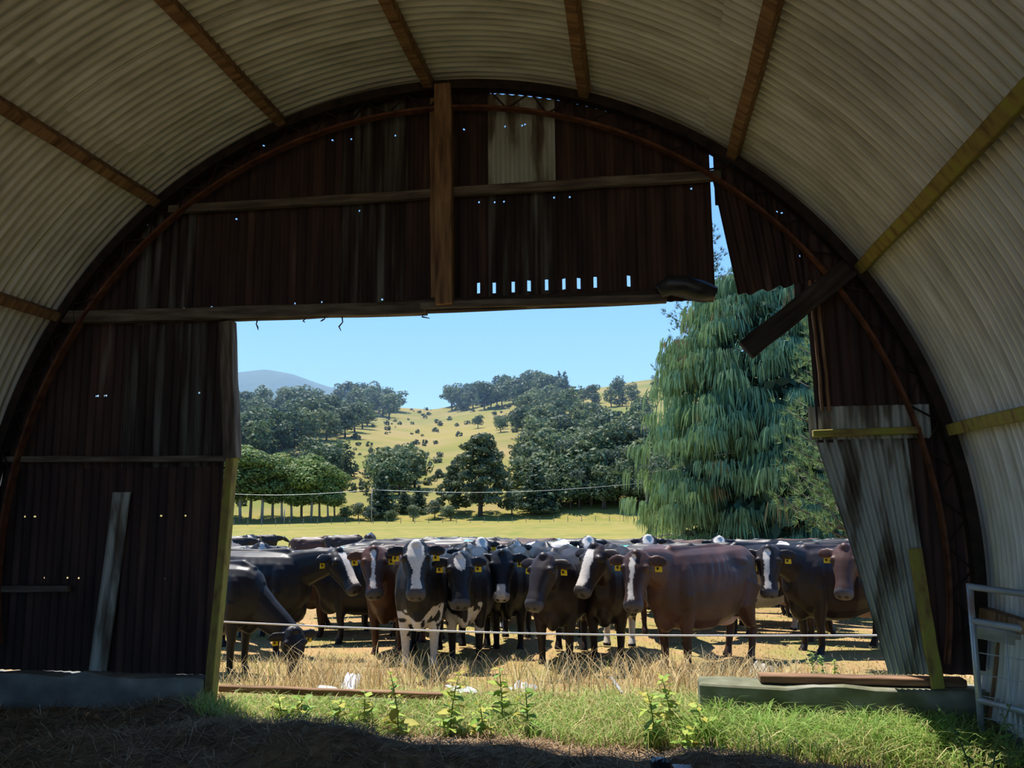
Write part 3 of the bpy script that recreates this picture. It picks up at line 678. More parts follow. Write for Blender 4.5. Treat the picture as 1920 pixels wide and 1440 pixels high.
# dark pine behind it: limbs with needle tufts
def tuft_pine(px, d, h, rad, seed, col, name, label):
    r = np.random.default_rng(seed); c = at_d(px, d); root = empty(name, (c.x, c.y, gz(c.x, c.y))); parts = []; P, Dn = [], []
    for k in range(95):
        t = .12 + .87 * k / 94; z = h * t; a = k * 2.4 + r.normal(0, .3); L = rad * (1 - t) ** .75 * r.uniform(.7, 1.1) + .3
        d0 = np.array([math.cos(a), math.sin(a), .28]); pts = [np.array([0, 0, z]) + d0 * L * s + np.array([0, 0, .22 * L * s * s]) for s in (0, .35, .7, 1)]
        parts.append(tube([tuple(p) for p in pts], [.05, .035, .022, .01], 5))
        for s in np.linspace(.25, 1, max(4, int(L * 4))):
            p = pts[0] + d0 * L * s + np.array([0, 0, .22 * L * s * s])
            for q in range(3): P.append(p + r.normal(0, .16, 3)); Dn.append(d0 * .6 + np.array([0, 0, .7]) + r.normal(0, .35, 3))
    P = np.array(P); Dn = np.array(Dn); nn = 12; n = len(P) * nn
    P = np.repeat(P, nn, 0); Dn = np.repeat(Dn, nn, 0) + r.normal(0, .55, (n, 3)); Dn /= np.linalg.norm(Dn, axis=1)[:, None]
    sd = np.cross(Dn, rand_dirs(n, r)); sd /= np.linalg.norm(sd, axis=1)[:, None]; L = r.uniform(.18, .34, (n, 1)); w = .014
    V = np.stack([P - sd * w, P + sd * w, P + Dn * L], 1).reshape(-1, 3); cc = np.repeat(np.array(col) * r.uniform(.7, 1.35, (n, 1)), 3, 0)
    obj('needles', mesh('needles', V, np.arange(3 * n).reshape(n, 3), MAT['leafy'], False, cc), root)
    v, f = merge(parts); obj('limbs', mesh('limbs', v, f, MAT['bark'], True), root)
    tube_obj('trunk', [(0, 0, -.2), (0, 0, h * .6), (0, 0, h)], [.3, .16, .03], MAT['bark'], root, 9); return tag(root, label, 'tree')
tuft_pine(1345, 47, 18.6, 4.6, 8, (.07, .12, .07), 'dark_pine', 'dark pine showing behind the left side of the weeping conifer')
tuft_pine(1600, 27, 9.2, 2.6, 9, (.17, .25, .09), 'young_pine', 'young bright-needled pine right of the weeping conifer by the torn wall')
# ------------------------------------------------------------------ cows
def loft(rings, n=14):
    """rings: (centre, right, up, half-width, half-height[, squareness])"""
    v, f = [], []
    for c, a, b, w, h in rings:
        for k in range(n):
            t = 2 * PI * k / n; ct, st = math.cos(t), math.sin(t); e = .86
            v.append(Vector(c) + a * (math.copysign(abs(ct) ** e, ct) * w) + b * (math.copysign(abs(st) ** e, st) * h))
    for i in range(len(rings) - 1):
        for k in range(n): f.append((i * n + k, i * n + (k + 1) % n, (i + 1) * n + (k + 1) % n, (i + 1) * n + k))
    f.append(tuple(range(n - 1, -1, -1))); f.append(tuple(range((len(rings) - 1) * n, len(rings) * n)))
    return v, f
def cow_mesh(name, head=(1.02, 0, 1.30), hyaw=0, hpitch=-58, graze=False, coat='black', blaze='none', white=(), seed=0, voxel=.0145, paint=None, hroll=0, legs=0):
    """cow facing +x, hooves at z=0; returns mesh and the head frame for eyes and tags"""
    Yv, Zv = Vector((0, 1, 0)), Vector((0, 0, 1)); parts = []
    T = [(-.80, 1.06, .10, .08), (-.76, 1.04, .20, .15), (-.66, 1.00, .29, .21), (-.50, .95, .345, .25), (-.28, .895, .39, .285), (-.02, .865, .42, .31), (.22, .865, .415, .295), (.42, .885, .39, .245), (.56, .905, .345, .19), (.66, .92, .26, .145), (.72, .93, .14, .08)]
    parts.append(loft([(Vector((x, 0, z)), Yv, Zv, w, h) for x, z, h, w in T], 18))
    parts.append(ellipsoid((-.44, .185, 1.13), (.12, .06, .055))); parts.append(ellipsoid((-.44, -.185, 1.13), (.12, .06, .055)))   # hook bones
    parts.append(ellipsoid((-.74, .10, 1.14), (.06, .05, .05))); parts.append(ellipsoid((-.74, -.10, 1.14), (.06, .05, .05)))     # pin bones
    parts.append(tube([(-.78, 0, 1.20), (-.3, 0, 1.285), (.1, 0, 1.27), (.45, 0, 1.275), (.6, 0, 1.2)], [.035, .04, .04, .06, .05], 8))   # spine and withers
    for s in (-1, 1):
        parts.append(ellipsoid((.40, s * .17, .90), (.15, .09, .27)))                                                  # shoulder
        parts.append(ellipsoid((-.56, s * .15, .88), (.19, .10, .27)))                                                 # thigh
        st = .05 * s * legs
        parts.append(tube([(.42, s * .16, .86), (.40, s * .165, .68), (.41 + st, s * .15, .40), (.40 + st, s * .15, .36), (.395 + st, s * .145, .12), (.42 + st, s * .145, .06), (.435 + st, s * .145, .0)], [.11, .085, .052, .05, .036, .046, .058], 10))
        parts.append(tube([(-.56, s * .15, .90), (-.46, s * .17, .68), (-.60 - st, s * .155, .47), (-.665 - st, s * .15, .42), (-.62 - st, s * .15, .13), (-.60 - st, s * .15, .06), (-.585 - st, s * .15, .0)], [.17, .125, .065, .05, .036, .046, .056], 10))
    parts.append(ellipsoid((-.36, 0, .58), (.19, .13, .13))); parts.append(ellipsoid((.54, 0, .66), (.15, .09, .19)))   # udder, brisket
    parts.append(tube([(-.79, 0, 1.17), (-.86, .01, 1.08), (-.87, .02, .8), (-.85, .02, .5), (-.85, .02, .38)], [.035, .028, .022, .024, .03], 8))
    # head frame
    hp = Vector(head); cy, sy = math.cos(math.radians(hyaw)), math.sin(math.radians(hyaw)); cp, sp = math.cos(math.radians(hpitch)), math.sin(math.radians(hpitch))
    ax = Vector((cy * cp, sy * cp, sp)); rt = Vector((-sy, cy, 0)); up = ax.cross(rt)
    if up.z < 0 and not graze: up = -up
    up = ax.cross(rt) if ax.cross(rt).dot(Vector((cy * .5, sy * .5, 1))) > 0 else -ax.cross(rt)
    if hroll:
        q = Quaternion(ax, math.radians(hroll)); rt = q @ rt; up = q @ up
    H0 = Vector(hp); H = lambda t, s, u: H0 + ax * t + rt * s + up * u
    # neck
    n0, n1 = Vector((.40, 0, 1.00)), H(.03, 0, -.06)
    mid = n0.lerp(n1, .5) + Vector((0, 0, .02 if not graze else -.02))
    d = (n1 - n0).normalized(); a = d.cross(Zv).normalized(); b = a.cross(d)
    parts.append(loft([(n0, a, b, .15, .27), (n0.lerp(mid, .5), a, b, .125, .235), (mid, a, b, .105, .20), (mid.lerp(n1, .55), a, b, .092, .165), (n1, a, b, .08, .125)], 14))
    HS = [(-.06, .06, .05, -.02), (-.02, .095, .09, -.02), (.06, .118, .115, -.03), (.14, .126, .128, -.04), (.21, .110, .124, -.045), (.29, .088, .11, -.045), (.37, .077, .094, -.04), (.44, .084, .086, -.035), (.49, .089, .078, -.035), (.525, .072, .058, -.04), (.54, .04, .035, -.04)]
    parts.append(loft([(H(t, 0, u), rt, up, w * 1.13, h) for t, w, h, u in HS], 16))
    parts.append(ellipsoid(tuple(H(.0, 0, .055)), (.055, .055, .05)))                                               # poll
    for s in (-1, 1):
        parts.append(ellipsoid(tuple(H(.13, s * .110, .035)), (.038, .038, .034)))                                     # brow
        e0, ed = H(.03, s * .088, .0), (rt * s * 1.0 - ax * .02 - up * .12 + Vector((0, 0, -.10))).normalized(); eb = ax * .75 + up * -.25; eb = (eb - ed * eb.dot(ed)).normalized(); en = ed.cross(eb)
        parts.append(loft([(e0 + ed * q, eb, en, w, th) for q, w, th in ((0, .028, .026), (.05, .045, .020), (.11, .062, .016), (.165, .052, .015), (.205, .025, .014))], 10))
    v, f = merge(parts)
    if not graze:                                          # short-legged, deep-bodied dairy cows
        v = [Vector((p[0], p[1], p[2] * .80 if p[2] < .5 else p[2] - .10)) for p in v]; hp = hp - Vector((0, 0, .10))
    m = mesh(name + '_raw', v, f, MAT['coat']); o = bpy.data.objects.new('tmp', m); COL.objects.link(o)
    md = o.modifiers.new('r', 'REMESH'); md.mode = 'VOXEL'; md.voxel_size = voxel; md.use_smooth_shade = True
    ms = o.modifiers.new('s', 'SMOOTH'); ms.factor = .5; ms.iterations = 3 if voxel < .02 else 2
    dg = bpy.context.evaluated_depsgraph_get(); me = bpy.data.meshes.new_from_object(o.evaluated_get(dg)); me.name = name
    bpy.data.objects.remove(o); bpy.data.meshes.remove(m)
    me.polygons.foreach_set('use_smooth', np.ones(len(me.polygons), bool))
    n = len(me.vertices); co = np.empty(n * 3, np.float32); me.vertices.foreach_get('co', co); P = co.reshape(-1, 3).astype(float)
    Q2 = P[:, 2] + (0 if graze else .10)
    rib = np.exp(-((P[:, 0] + .02) / .26) ** 4) * np.exp(-((Q2 - 1.06) / .12) ** 4) * np.clip((np.abs(P[:, 1]) - .07) / .09, 0, 1)
    P[:, 1] += np.sign(P[:, 1]) * rib * .006 * np.sin((P[:, 0] + .35 * (P[:, 2] - 1)) * 62)
    hol = np.exp(-((P[:, 0] + .28) / .10) ** 2 - ((Q2 - 1.12) / .09) ** 2) * np.clip((np.abs(P[:, 1]) - .05) / .08, 0, 1); P[:, 1] -= np.sign(P[:, 1]) * hol * .035
    P[:, 1] -= np.sign(P[:, 1]) * .018 * np.exp(-((P[:, 0] - .22) / .05) ** 2 - ((Q2 - .95) / .22) ** 2) * np.clip((np.abs(P[:, 1]) - .05) / .08, 0, 1)
    me.vertices.foreach_set('co', P.astype(np.float32).ravel()); me.update()
    # coat
    BASE = {'black': (.008, .007, .008), 'brown': (.050, .021, .013), 'dark': (.018, .010, .008), 'red': (.080, .030, .014)}[coat]
    C = np.tile(np.array(BASE), (n, 1)); Wt = np.array((.62, .55, .47))
    nz = snoise(P, 5, seed); nz2 = snoise(P, 14, seed + 1)
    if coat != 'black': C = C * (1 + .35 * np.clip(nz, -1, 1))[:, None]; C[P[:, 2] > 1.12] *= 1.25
    def setc(mask, c): C[mask] = c
    rel = P - np.array(hp); ht = rel @ np.array(ax); hs = rel @ np.array(rt); hu = rel @ np.array(up)
    onhead = (ht > -.08) & (ht < .58) & (np.abs(hs) < .155) & (np.abs(hu) < .2)
    wob = .012 * nz2
    if blaze == 'full': setc(onhead & (hu > -.03) & (np.abs(hs) + wob < np.interp(ht, [-.05, .03, .12, .3, .45, .5], [.02, .085, .07, .042, .055, .055])), Wt)
    if blaze == 'stripe': setc(onhead & (hu > -.03) & (np.abs(hs + .01) + wob < np.interp(ht, [.0, .05, .12, .35, .46], [.0, .03, .028, .022, .035])) & (ht > .02), Wt)
    if blaze == 'patch': setc(onhead & (hu > 0) & ((hs / .055) ** 2 + ((ht - .08) / .085) ** 2 + nz2 * .25 < 1), Wt)
    if blaze == 'star': setc(onhead & (hu > 0) & (np.abs(hs) < (.045 - np.abs(ht - .06) * .45)), Wt)
    if blaze == 'half': setc(onhead & (hu > -.04) & (ht > .05) & (hs > -.05) & (hs < .05 + wob) , Wt)
    setc(onhead & (ht > .455 + wob * .5), (.06, .052, .052) if blaze != 'nose' else (.30, .26, .25))
    if blaze == 'nose': setc(onhead & (ht > .37) & (hu > -.06) & (np.abs(hs) < .05), Wt * .8)
    for s in (-1, 1): setc(onhead & (ht > .475) & ((hs - s * .036) ** 2 + (hu + .01) ** 2 < .019 ** 2), (.006, .005, .005))
    setc(onhead & (ht > .40) & (np.abs(hu + .075 + .02 * (ht - .5)) < .010) & (ht < .53), (.008, .007, .007))
    x, y, z = P.T.copy()
    if not graze: z = np.where(z < .4, z / .8, z + .10)
    if 'legs' in white: setc((z < .50 + .10 * nz) & (x > .1) & ~onhead & (z > .04), Wt)
    if 'hind' in white: setc((z < .40 + .1 * nz) & (x < -.1) & (z > .04), Wt)
    if 'belly' in white: setc((z < .68 + .10 * nz) & (x < .3) & (x > -.6) & (np.abs(y) < .26) & (z > .45), Wt)
    if 'patch' in white: setc((snoise(P, 2.6, seed + 2) > .45) & (x < .55) & ~onhead, Wt)
    if 'spine' in white: setc((z > 1.16) & (nz > -.2) & (x < .1), Wt)
    if 'chest' in white: setc((x > .42) & (z < .64 + .08 * nz) & (z > .40) & (nz2 > -.4) & ~onhead, Wt)
    setc((np.abs(y) < .14) & (z < .56) & (z > .42) & (x < -.22) & (x > -.55), (.42, .26, .22))
    setc(z < .045, (.02, .016, .013))
    if paint: setc((z > 1.18) & (np.abs(x + .5) < .13) & (nz2 > .1) & (np.abs(y) < .10), paint)
    a = me.color_attributes.new('col', 'FLOAT_COLOR', 'POINT'); c4 = np.ones((n, 4), np.float32); c4[:, :3] = C; a.data.foreach_set('color', c4.ravel())
    me.materials.clear(); me.materials.append(MAT['coat'])
    hq = Vector(hp); H2 = lambda t, s, u: hq + ax * t + rt * s + up * u
    return me, H2, rt, up, ax
EYE_M = mesh('eye', *ellipsoid((0, 0, 0), (.021, .021, .021), 10, 8), MAT['eye'], True)
def tag_mesh():
    v = [(-.028, 0, 0), (.028, 0, 0), (.034, 0, -.05), (.034, 0, -.075), (-.034, 0, -.075), (-.034, 0, -.05), (-.012, 0, .022), (.012, 0, .022)]; v = [Vector(p) for p in v]
    idx = [6, 7, 1, 2, 3, 4, 5, 0]; n = len(idx); V = [v[i] + Vector((0, -.003, 0)) for i in idx] + [v[i] + Vector((0, .003, 0)) for i in idx]
    f = [tuple(range(n - 1, -1, -1)), tuple(range(n, 2 * n))] + [(k, (k + 1) % n, n + (k + 1) % n, n + k) for k in range(n)]
    return mesh('ear_tag', V, f, MAT['tag_yellow'])
TAG_M = tag_mesh()
INK_M = bx(-.018, .018, -.0045, -.0032, -.055, -.03, MAT['tag_ink'], 'tag_mark', bev=0, jit=.002, seg=2)
HERD = []                                                  # ground-plan discs of every placed cow
def discs(c, rz, head=.95):
    return [(c.x + math.cos(rz) * t, c.y + math.sin(rz) * t, r) for t, r in ((-.62, .27), (-.25, .31), (.12, .31), (.48, .26), (head, .15))]
def clear(ds, tol=0): return all((a - x) ** 2 + (b - y) ** 2 > (r + q - tol) ** 2 for a, b, r in ds for x, y, q in HERD)
def cow(px, d, heading, label, scale=1.12, group='cows crowding behind the doorway', tags=(1, 1), lift=0, **k):
    """heading: degrees turned from facing the camera (+ = cow faces photo right)"""
    c = at_d(px, d); me, H, rt, up, ax = cow_mesh('body', **k)
    az_ = math.atan2(c.y, c.x) + PI + math.radians(heading)     # towards camera
    root = empty('cow', (c.x, c.y, gz(c.x, c.y) + lift - .01), az_); root.scale = (scale,) * 3; tag(root, label, 'cow', group)
    ds_ = discs(c, az_)
    if not clear(ds_, .06): print('TIGHT', label)
    HERD.extend(ds_)
    body = obj('body', me, root)
    for s in (-1, 1):
        e = obj('eye', EYE_M, root, H(.14, s * .131, .006))
        if tags[0 if s < 0 else 1]:
            g = obj('ear_tag', TAG_M, root, H(.055, s * .20, -.05)); fw = (up * .8 + ax * .3).normalized()
            Zt = Vector((0, 0, 1)); Yt = -(fw - Zt * fw.z).normalized(); Xt = Yt.cross(Zt)
            g.rotation_euler = Matrix((Xt, Yt, Zt)).transposed().to_euler(); obj('tag_mark', INK_M, g)
    return root
# front row, left to right
cow(402, 10.1, 55, 'black cow grazing with its head down, leftmost in front', scale=.94, graze=True, head=(1.12, 0, .52), hpitch=-72, hyaw=-40, coat='black', seed=1)
cow(478, 11.5, 62, 'black cow with a pale nose stripe, head above the grazing cow', head=(1.05, -.05, 1.26), hyaw=-25, hpitch=-48, coat='black', blaze='half', white=('belly',), seed=2)
cow(748, 11.5, -16, 'rusty-flanked cow with a narrow white blaze, third from left', head=(.98, 0, 1.32), hyaw=22, hpitch=-60, coat='red', blaze='stripe', seed=3)
cow(794, 10.5, -4, 'black cow with a broad white blaze and white front legs', head=(1.0, 0, 1.37), hyaw=5, hpitch=-64, coat='black', blaze='full', white=('legs', 'chest'), seed=4)
cow(880, 10.9, -6, 'black cow with a white forehead patch and blotched white knees', head=(1.0, 0, 1.25), hyaw=12, hpitch=-62, coat='black', blaze='patch', white=('chest',), seed=5)
cow(958, 11.9, -6, 'black cow with a pale muzzle in the middle of the front row', head=(1.0, 0, 1.27), hyaw=2, hpitch=-66, coat='black', blaze='nose', seed=6)
cow(1050, 10.5, -10, 'plain dark cow with its head turned left, no blaze', head=(1.0, .02, 1.24), hyaw=-18, hpitch=-56, coat='dark', seed=7)
cow(1142, 10.9, -8, 'dark cow with a white face streak looking left beside the brown cow', head=(1.0, 0, 1.33), hyaw=-28, hpitch=-54, coat='dark', blaze='half', white=('hind',), seed=8)
cow(1306, 10.2, -40, 'big brown cow standing side-on with ribs showing', head=(1.02, .10, 1.25), hyaw=28, hpitch=-64, coat='brown', blaze='stripe', seed=9, scale=1.13)
cow(1425, 13.2, -50, 'black and white cow with a pale belly behind the big brown cow', head=(1.0, .1, 1.2), hyaw=30, hpitch=-50, coat='black', white=('belly', 'patch', 'hind'), seed=10)
cow(1562, 11.8, -50, 'dark brown cow with a white-streaked face, right of the brown cow', head=(1.02, .12, 1.28), hyaw=48, hpitch=-66, coat='dark', blaze='stripe', seed=11)
cow(1738, 11.4, -55, 'dark cow at far right, half hidden by the leaning sheet', head=(1.05, .10, 1.32), hyaw=48, hpitch=-60, coat='brown', blaze='none', seed=12, tags=(1, 0))
# the crowd behind: a few bodies, copied and turned
GREEN, BLUE = (.10, .48, .36), (.12, .36, .60)
protos = []
def far_cow(i, **k):
    me, H, rt, up, ax = cow_mesh('body', voxel=.026, seed=20 + i, **k); return me, H, rt, up, ax
kinds = [far_cow(0, coat='black', blaze='star', head=(1.0, 0, 1.36), hpitch=-60), far_cow(1, coat='dark', blaze='full', head=(1.0, .0, 1.40), hpitch=-62), far_cow(2, coat='black', blaze='patch', head=(1.0, .1, 1.36), hyaw=30, hpitch=-58, white=('patch',)),
         far_cow(3, coat='brown', head=(1.05, 0, 1.15), hpitch=-40), far_cow(4, coat='black', head=(1.1, 0, 1.1), hpitch=-40, white=('patch', 'belly')), far_cow(5, coat='dark', head=(1.1, .1, .9), hpitch=-50, paint=BLUE),
         far_cow(6, coat='black', head=(1.08, 0, 1.12), hpitch=-35), far_cow(7, coat='black', head=(1.0, 0, 1.38), hpitch=-58, blaze='full', white=('patch', 'legs')), far_cow(8, coat='black', head=(1.08, 0, 1.0), hpitch=-45, paint=GREEN)]
KL = {3: 'brown-backed', 4: 'black and white', 5: 'blue-marked dark', 6: 'plain black', 8: 'green-marked black'}
def crowd(kind, px, d, heading, label=None, dz=0):
    me, H, rt, up, ax = kinds[kind]; c = at_d(px, d); root = empty('cow', (c.x, c.y, gz(c.x, c.y) - .01 + dz), math.atan2(c.y, c.x) + PI + math.radians(heading))
    root.scale = (1.1,) * 3; obj('body', me, root)
    for s in (-1, 1):
        g = obj('ear_tag', TAG_M, root, H(.055, s * .20, -.05)); g.rotation_euler = (0, 0, -PI / 2); obj('eye', EYE_M, root, H(.14, s * .131, .006))
    tag(root, label or KL[kind] + ' cow packed in the herd behind the front row, mostly its back showing', 'cow', 'cows packed in the herd' if not label else 'cows crowding behind the doorway')
    if label: HERD.extend(discs(c, root.rotation_euler.z))
for a in [(0, 472, 14.0, 8, 'black cow with a small white forehead star above the grazing cow'), (1, 884, 15.0, 8, 'cow peering over the backs above the white-patched cow'), (2, 962, 14.3, -5, 'cow with a white forehead spot behind the pale-muzzled cow'),
          (7, 1095, 15.2, 3, 'cow with a bright white face behind the left-looking pair'), (1, 1222, 16.0, -4, 'white-faced cow peering over the big brown cow'), (7, 1335, 17.0, 5, 'white-faced cow peering out below the weeping conifer'), (0, 828, 13.2, 20, 'black cow whose ears show right of the broad-blazed cow')]: crowd(*a)
rc = random.Random(21); placed = 0
for i in range(9000):
    d = 12.4 + 13.5 * (i / 9000) ** .8 + rc.uniform(-.3, .3); px = rc.uniform(415, 1640); hd = rc.choice((-1, 1)) * rc.uniform(70, 108) if rc.random() < .8 else rc.uniform(-40, 40)
    c = at_d(px, d); ds_ = discs(c, math.atan2(c.y, c.x) + PI + math.radians(hd), 1.05)
    if placed < 56 and clear(ds_) and not (px < 720 and d > 15.5):
        HERD.extend(ds_); placed += 1; crowd(rc.choice((3, 3, 4, 4, 5, 6, 6, 8)), px, d, hd)
crowd(4, 470, 62, 150, 'black and white cow grazing alone, far left in the field'); crowd(6, 503, 66, 95, 'dark cow standing alone in the field, right of its pale neighbour'); crowd(5, 695, 46, 172, 'black cow seen from behind beyond the herd')
for px, d, hd in ((585, 38, 80), (630, 41, -85), (650, 36, 88), (440, 44, 85)): crowd(rc.choice((3, 4, 5)), px, d, hd)
# ------------------------------------------------------------------ grass, straw, weeds
def blades(x, y, z, h, w, col, r, lean=.5, droop=.5):
    n = len(x); a = r.random(n) * 6.28; ld = np.stack([np.cos(a), np.sin(a), np.zeros(n)], 1); b = r.random(n) * 6.28; sd = np.stack([np.cos(b), np.sin(b), np.zeros(n)], 1)
    P = np.stack([x, y, z], 1); h = np.asarray(h)[:, None] * np.ones((n, 1)); L = (lean * r.random(n) + .1)[:, None] * h; w = np.asarray(w) * np.ones(n); V = []
    for t, ww in ((0, 1), (.4, .85), (.75, .55), (1, .05)):
        c = P + np.array([0, 0, 1]) * h * (t - droop * .45 * t ** 3) + ld * L * t ** 1.8; V += [c - sd * (w * ww)[:, None], c + sd * (w * ww)[:, None]]
    V = np.stack(V, 1).reshape(-1, 3); idx = np.arange(n)[:, None, None] * 8 + np.array([[0, 1, 3, 2], [2, 3, 5, 4], [4, 5, 7, 6]])[None]
    return V, idx.reshape(-1, 4), np.repeat(col, 8, 0)
def stuff(name, parts, mat, label, cat):
    V, Fc, C, o = [], [], [], 0
    for v, f, c in parts: V.append(v); Fc.append(f + o); C.append(c); o += len(v)
    return tag(obj(name, mesh(name, np.concatenate(V), np.concatenate(Fc), MAT[mat], False, np.concatenate(C))), label, cat, kind='stuff')
def mixcol(r, n, cols, p):
    c = np.array(cols)[r.choice(len(cols), n, p=p)]; return np.clip(c * (1 + .2 * r.normal(0, 1, (n, 1))), .01, 1)
G = np.random.default_rng(77)
GREEN_C = [(.22, .38, .07), (.32, .46, .11), (.46, .48, .15), (.60, .50, .24)]; DRY_C = [(.60, .45, .21), (.72, .58, .33), (.46, .29, .12), (.36, .37, .11)]
# inside strip of grass in the doorway
n = 24000; x = G.uniform(-3.3, 2.15, n); y = G.uniform(5.28, 6.95, n); keep = (floor_z(x, y) < .2) & ((y > 5.68 + .10 * np.sin(x * 3)) | (x > .5)) & ~((y > 6.03) & (y < 6.36) & (x > .3)); x, y = x[keep], y[keep]
z = np.where(y < 6.33, floor_z(x, y), ground_z(x, y)) - .01
right = smooth(-1.2, .8, x); hh = G.uniform(.07, .24, len(x)) * (1 + .4 * right)
pc = mixcol(G, len(x), GREEN_C, [.2, .27, .3, .23]); 
n = 3600; x2 = G.uniform(.25, 2.1, n); y2 = G.uniform(5.55, 6.02, n); z2 = floor_z(x2, y2)
X2 = blades(x2, y2, z2, G.uniform(.2, .42, n), .004, mixcol(G, n, GREEN_C, [.4, .35, .2, .05]), G, .9, .9)
stuff('doorway_grass', [blades(x, y, z, hh, .004, pc, G, 1.1, .9), X2], 'grass', 'bright green grass growing in the doorway', 'grass')
# dry grass and stalks outside
n = 15000; x = G.uniform(-6.5, 4.5, n); y = 6.4 + 3.6 * G.random(n) ** 1.3; z = ground_z(x, y) - .01
pc = mixcol(G, n, DRY_C + [(.22, .30, .07)], [.32, .25, .15, .13, .15]); A_ = blades(x, y, z, G.uniform(.05, .20, n), .004, pc, G, 1.0, .8)
n = 1700; x = G.choice([-3.2, -2.9, -2.3, -.6, .2, .4, .6, 1.0, .8, -3.4], n) + G.normal(0, .35, n); y = G.uniform(6.7, 8.6, n); z = ground_z(x, y)
B_ = blades(x, y, z, G.uniform(.25, .55, n), .0048, mixcol(G, n, DRY_C[:3], [.4, .45, .15]), G, .6, .5)
n = 14000; x = G.uniform(-9, 7, n); y = 9.5 + 9 * G.random(n) ** 1.4; z = ground_z(x, y) - .01
C_ = blades(x, y, z, G.uniform(.03, .09, n), .006, mixcol(G, n, DRY_C, [.4, .3, .15, .15]), G, 1.3, 1)
stuff('dry_grass', [A_, B_, C_], 'grass', 'dry straw-coloured grass and stalks outside the doorway', 'grass')
# straw on the floor: loose flat stems
n = 26000; x = G.uniform(-5.3, 2.2, n); y = 6.15 - 2.1 * G.random(n); y = np.where(((x < -3.3) | (x > .25)) & (y > 6.0), y - .2, y); z = floor_z(x, y) + G.uniform(.0, .03, n)
a = G.random(n) * 6.28; L = G.uniform(.03, .11, n); tl = G.normal(0, .25, n); d_ = np.stack([np.cos(a) * L, np.sin(a) * L, tl * L], 1); s_ = np.stack([-np.sin(a), np.cos(a), 0 * a], 1) * .0022
P = np.stack([x, y, z], 1); V = np.stack([P - d_ - s_, P - d_ + s_, P + d_ + s_, P + d_ - s_], 1).reshape(-1, 3)
stuff('loose_straw', [(V, np.arange(4 * n).reshape(n, 4), np.repeat(mixcol(G, n, [(.24, .15, .08), (.34, .23, .13), (.15, .09, .05), (.42, .33, .22)], [.4, .3, .2, .1]), 4, 0))], 'straw', 'loose brown straw over the mounds of the floor', 'straw')
# leafy weeds
def leaf_mesh(col, k):
    v = [(0, 0, 0), (.25, .22, .04), (.6, .26, .06), (1, 0, -.06), (.6, -.26, .06), (.25, -.22, .04), (.3, 0, 0), (.65, 0, .01)]
    f = [(0, 6, 1), (1, 6, 7, 2), (2, 7, 3), (0, 5, 6), (5, 4, 7, 6), (4, 3, 7)]
    return mesh('leaf', v, f, MAT['leafy'], True, np.tile(np.array(col), (8, 1)))
LEAF = [leaf_mesh(c, k) for k, c in enumerate([(.22, .36, .05), (.38, .46, .07), (.46, .42, .07), (.15, .27, .05)])]
STEM = attr_mat('stem', .6, .2)
def weed(px, d, h, n, label, leaf=.125, kinds_=(0, 1, 2), inside=True, lean=.05, group='leafy weeds in the doorway grass'):
    c = at_d(px, d); r = random.Random(int(px)); z0 = fz(c.x, c.y) if c.y < 6.33 else gz(c.x, c.y); root = empty('leafy_weed', (c.x, c.y, z0), r.random() * 6); tag(root, label, 'weed', group)
    pts = [Vector((lean * t * t * h * 3, 0, h * t)) for t in (0, .25, .5, .75, 1)]; v, f = tube(pts, [.006, .005, .0045, .004, .002], 6)
    obj('stem', mesh('stem', v, f, STEM, True, np.tile(np.array((.16, .22, .06)), (len(v), 1))), root)
    for i in range(n):
        t = .12 + .88 * i / n; p = Vector((lean * t * t * h * 3, 0, h * t)); s = leaf * (1.25 - .7 * t) * r.uniform(.7, 1.2)
        o = obj('leaf', LEAF[r.choice(kinds_)], root, p); o.scale = (s, s, s); o.rotation_euler = (r.uniform(-.4, .4), r.uniform(-.5, .5), i * 2.4 + r.uniform(-.4, .4))
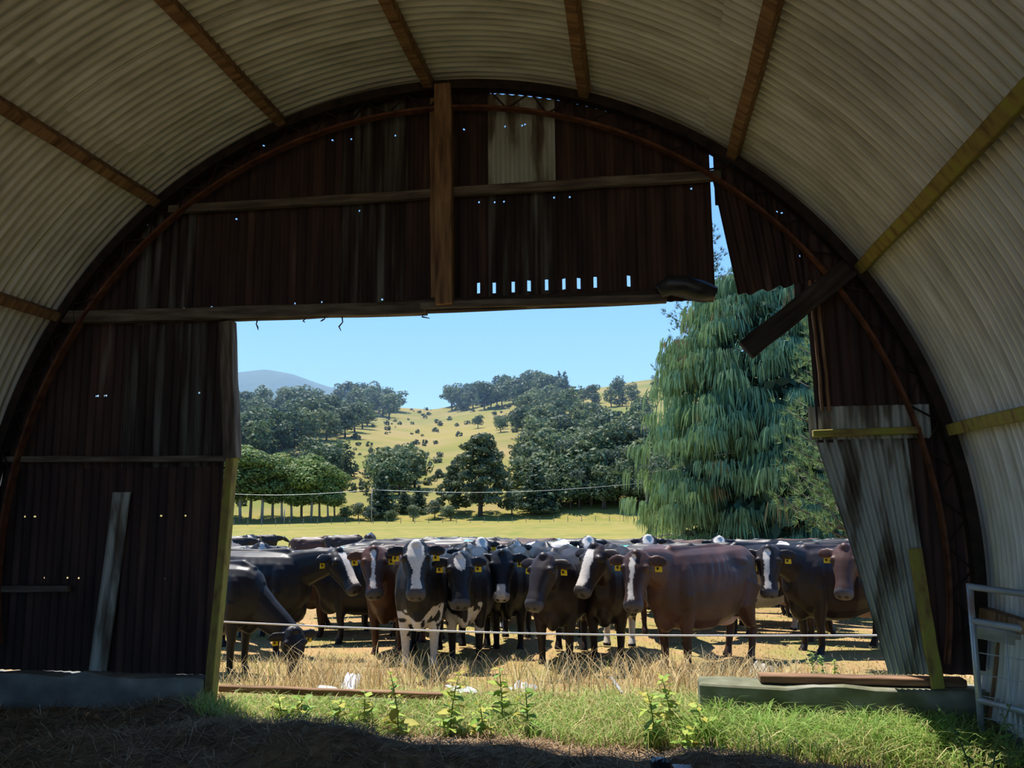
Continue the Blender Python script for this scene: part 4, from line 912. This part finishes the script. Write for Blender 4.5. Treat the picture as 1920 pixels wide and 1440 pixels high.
for px, d, h, n, lab in [(752, 6.1, .46, 20, 'tall yellow-green weed left of the doorway centre'), (845, 5.95, .44, 22, 'tall leafy weed with drooping leaves at the doorway centre'), (940, 6.1, .40, 18, 'leafy weed right of the doorway centre, behind its taller neighbour'), (985, 5.9, .34, 16, 'short broad-leaved weed in front of the middle of the doorway'),
        (905, 5.75, .24, 14, 'low yellow leafy weed at the straw edge'), (575, 6.3, .22, 16, 'low weed growing over the fallen rail end'), (640, 6.2, .24, 16, 'low green weed left of the tall weeds'), (690, 6.25, .26, 16, 'small weed just left of the tallest weed'), (540, 6.3, .2, 14, 'small weed nearest the left door post'),
        (1245, 6.0, .42, 24, 'bushy yellow weed left of the concrete footing'), (1215, 5.8, .36, 18, 'leafy weed in front of the footing end'), (1300, 5.7, .30, 18, 'low weed before the concrete footing'), (1275, 5.55, .22, 14, 'lowest weed at the straw edge below the footing')]:
    weed(px, d, h, int(n * 1.4), lab)
for i, px in enumerate((1508, 1528, 1545)): weed(px, 8.3 + i * .1, .42 - .04 * i, 44, ['feathery green weed, left stem of the clump past the plank', 'feathery green weed, middle stem of the clump past the plank', 'feathery green weed, right stem of the clump past the plank'][i], .07, (0, 1, 3), group='feathery weeds past the plank')
for i, px in enumerate((1780, 1815, 1850, 1880)): weed(px, 5.35 - .03 * i, .42 + .03 * (i % 2), 20, ['dark dock stalk, leftmost of four at lower right', 'dark dock stalk, second of four at lower right', 'dark dock stalk beside the gate, third of four', 'dark dock stalk, rightmost of four by the gate'][i], .06, (3,), lean=.12, group='dock stalks by the gate')

# ------------------------------------------------------------------ thin blue summer haze between the field and the mountain
hz, hn, hb = new_mat('haze'); hn.nodes.remove(hb)
vs = hn.nodes.new('ShaderNodeVolumeScatter'); vs.inputs['Color'].default_value = (.38, .62, 1, 1); vs.inputs['Density'].default_value = .00030; vs.inputs['Anisotropy'].default_value = .2
hn.links.new(vs.outputs[0], hn.nodes['Material Output'].inputs['Volume'])
bm = bmesh.new(); bmesh.ops.create_cube(bm, size=1); hm = bpy.data.meshes.new('haze'); bm.to_mesh(hm); bm.free(); hm.materials.append(hz)
ho = obj('haze', hm, None, (-300, 1650, 160)); ho.scale = (4200, 2900, 420); tag(ho, 'thin blue haze over the far hills', kind='structure')
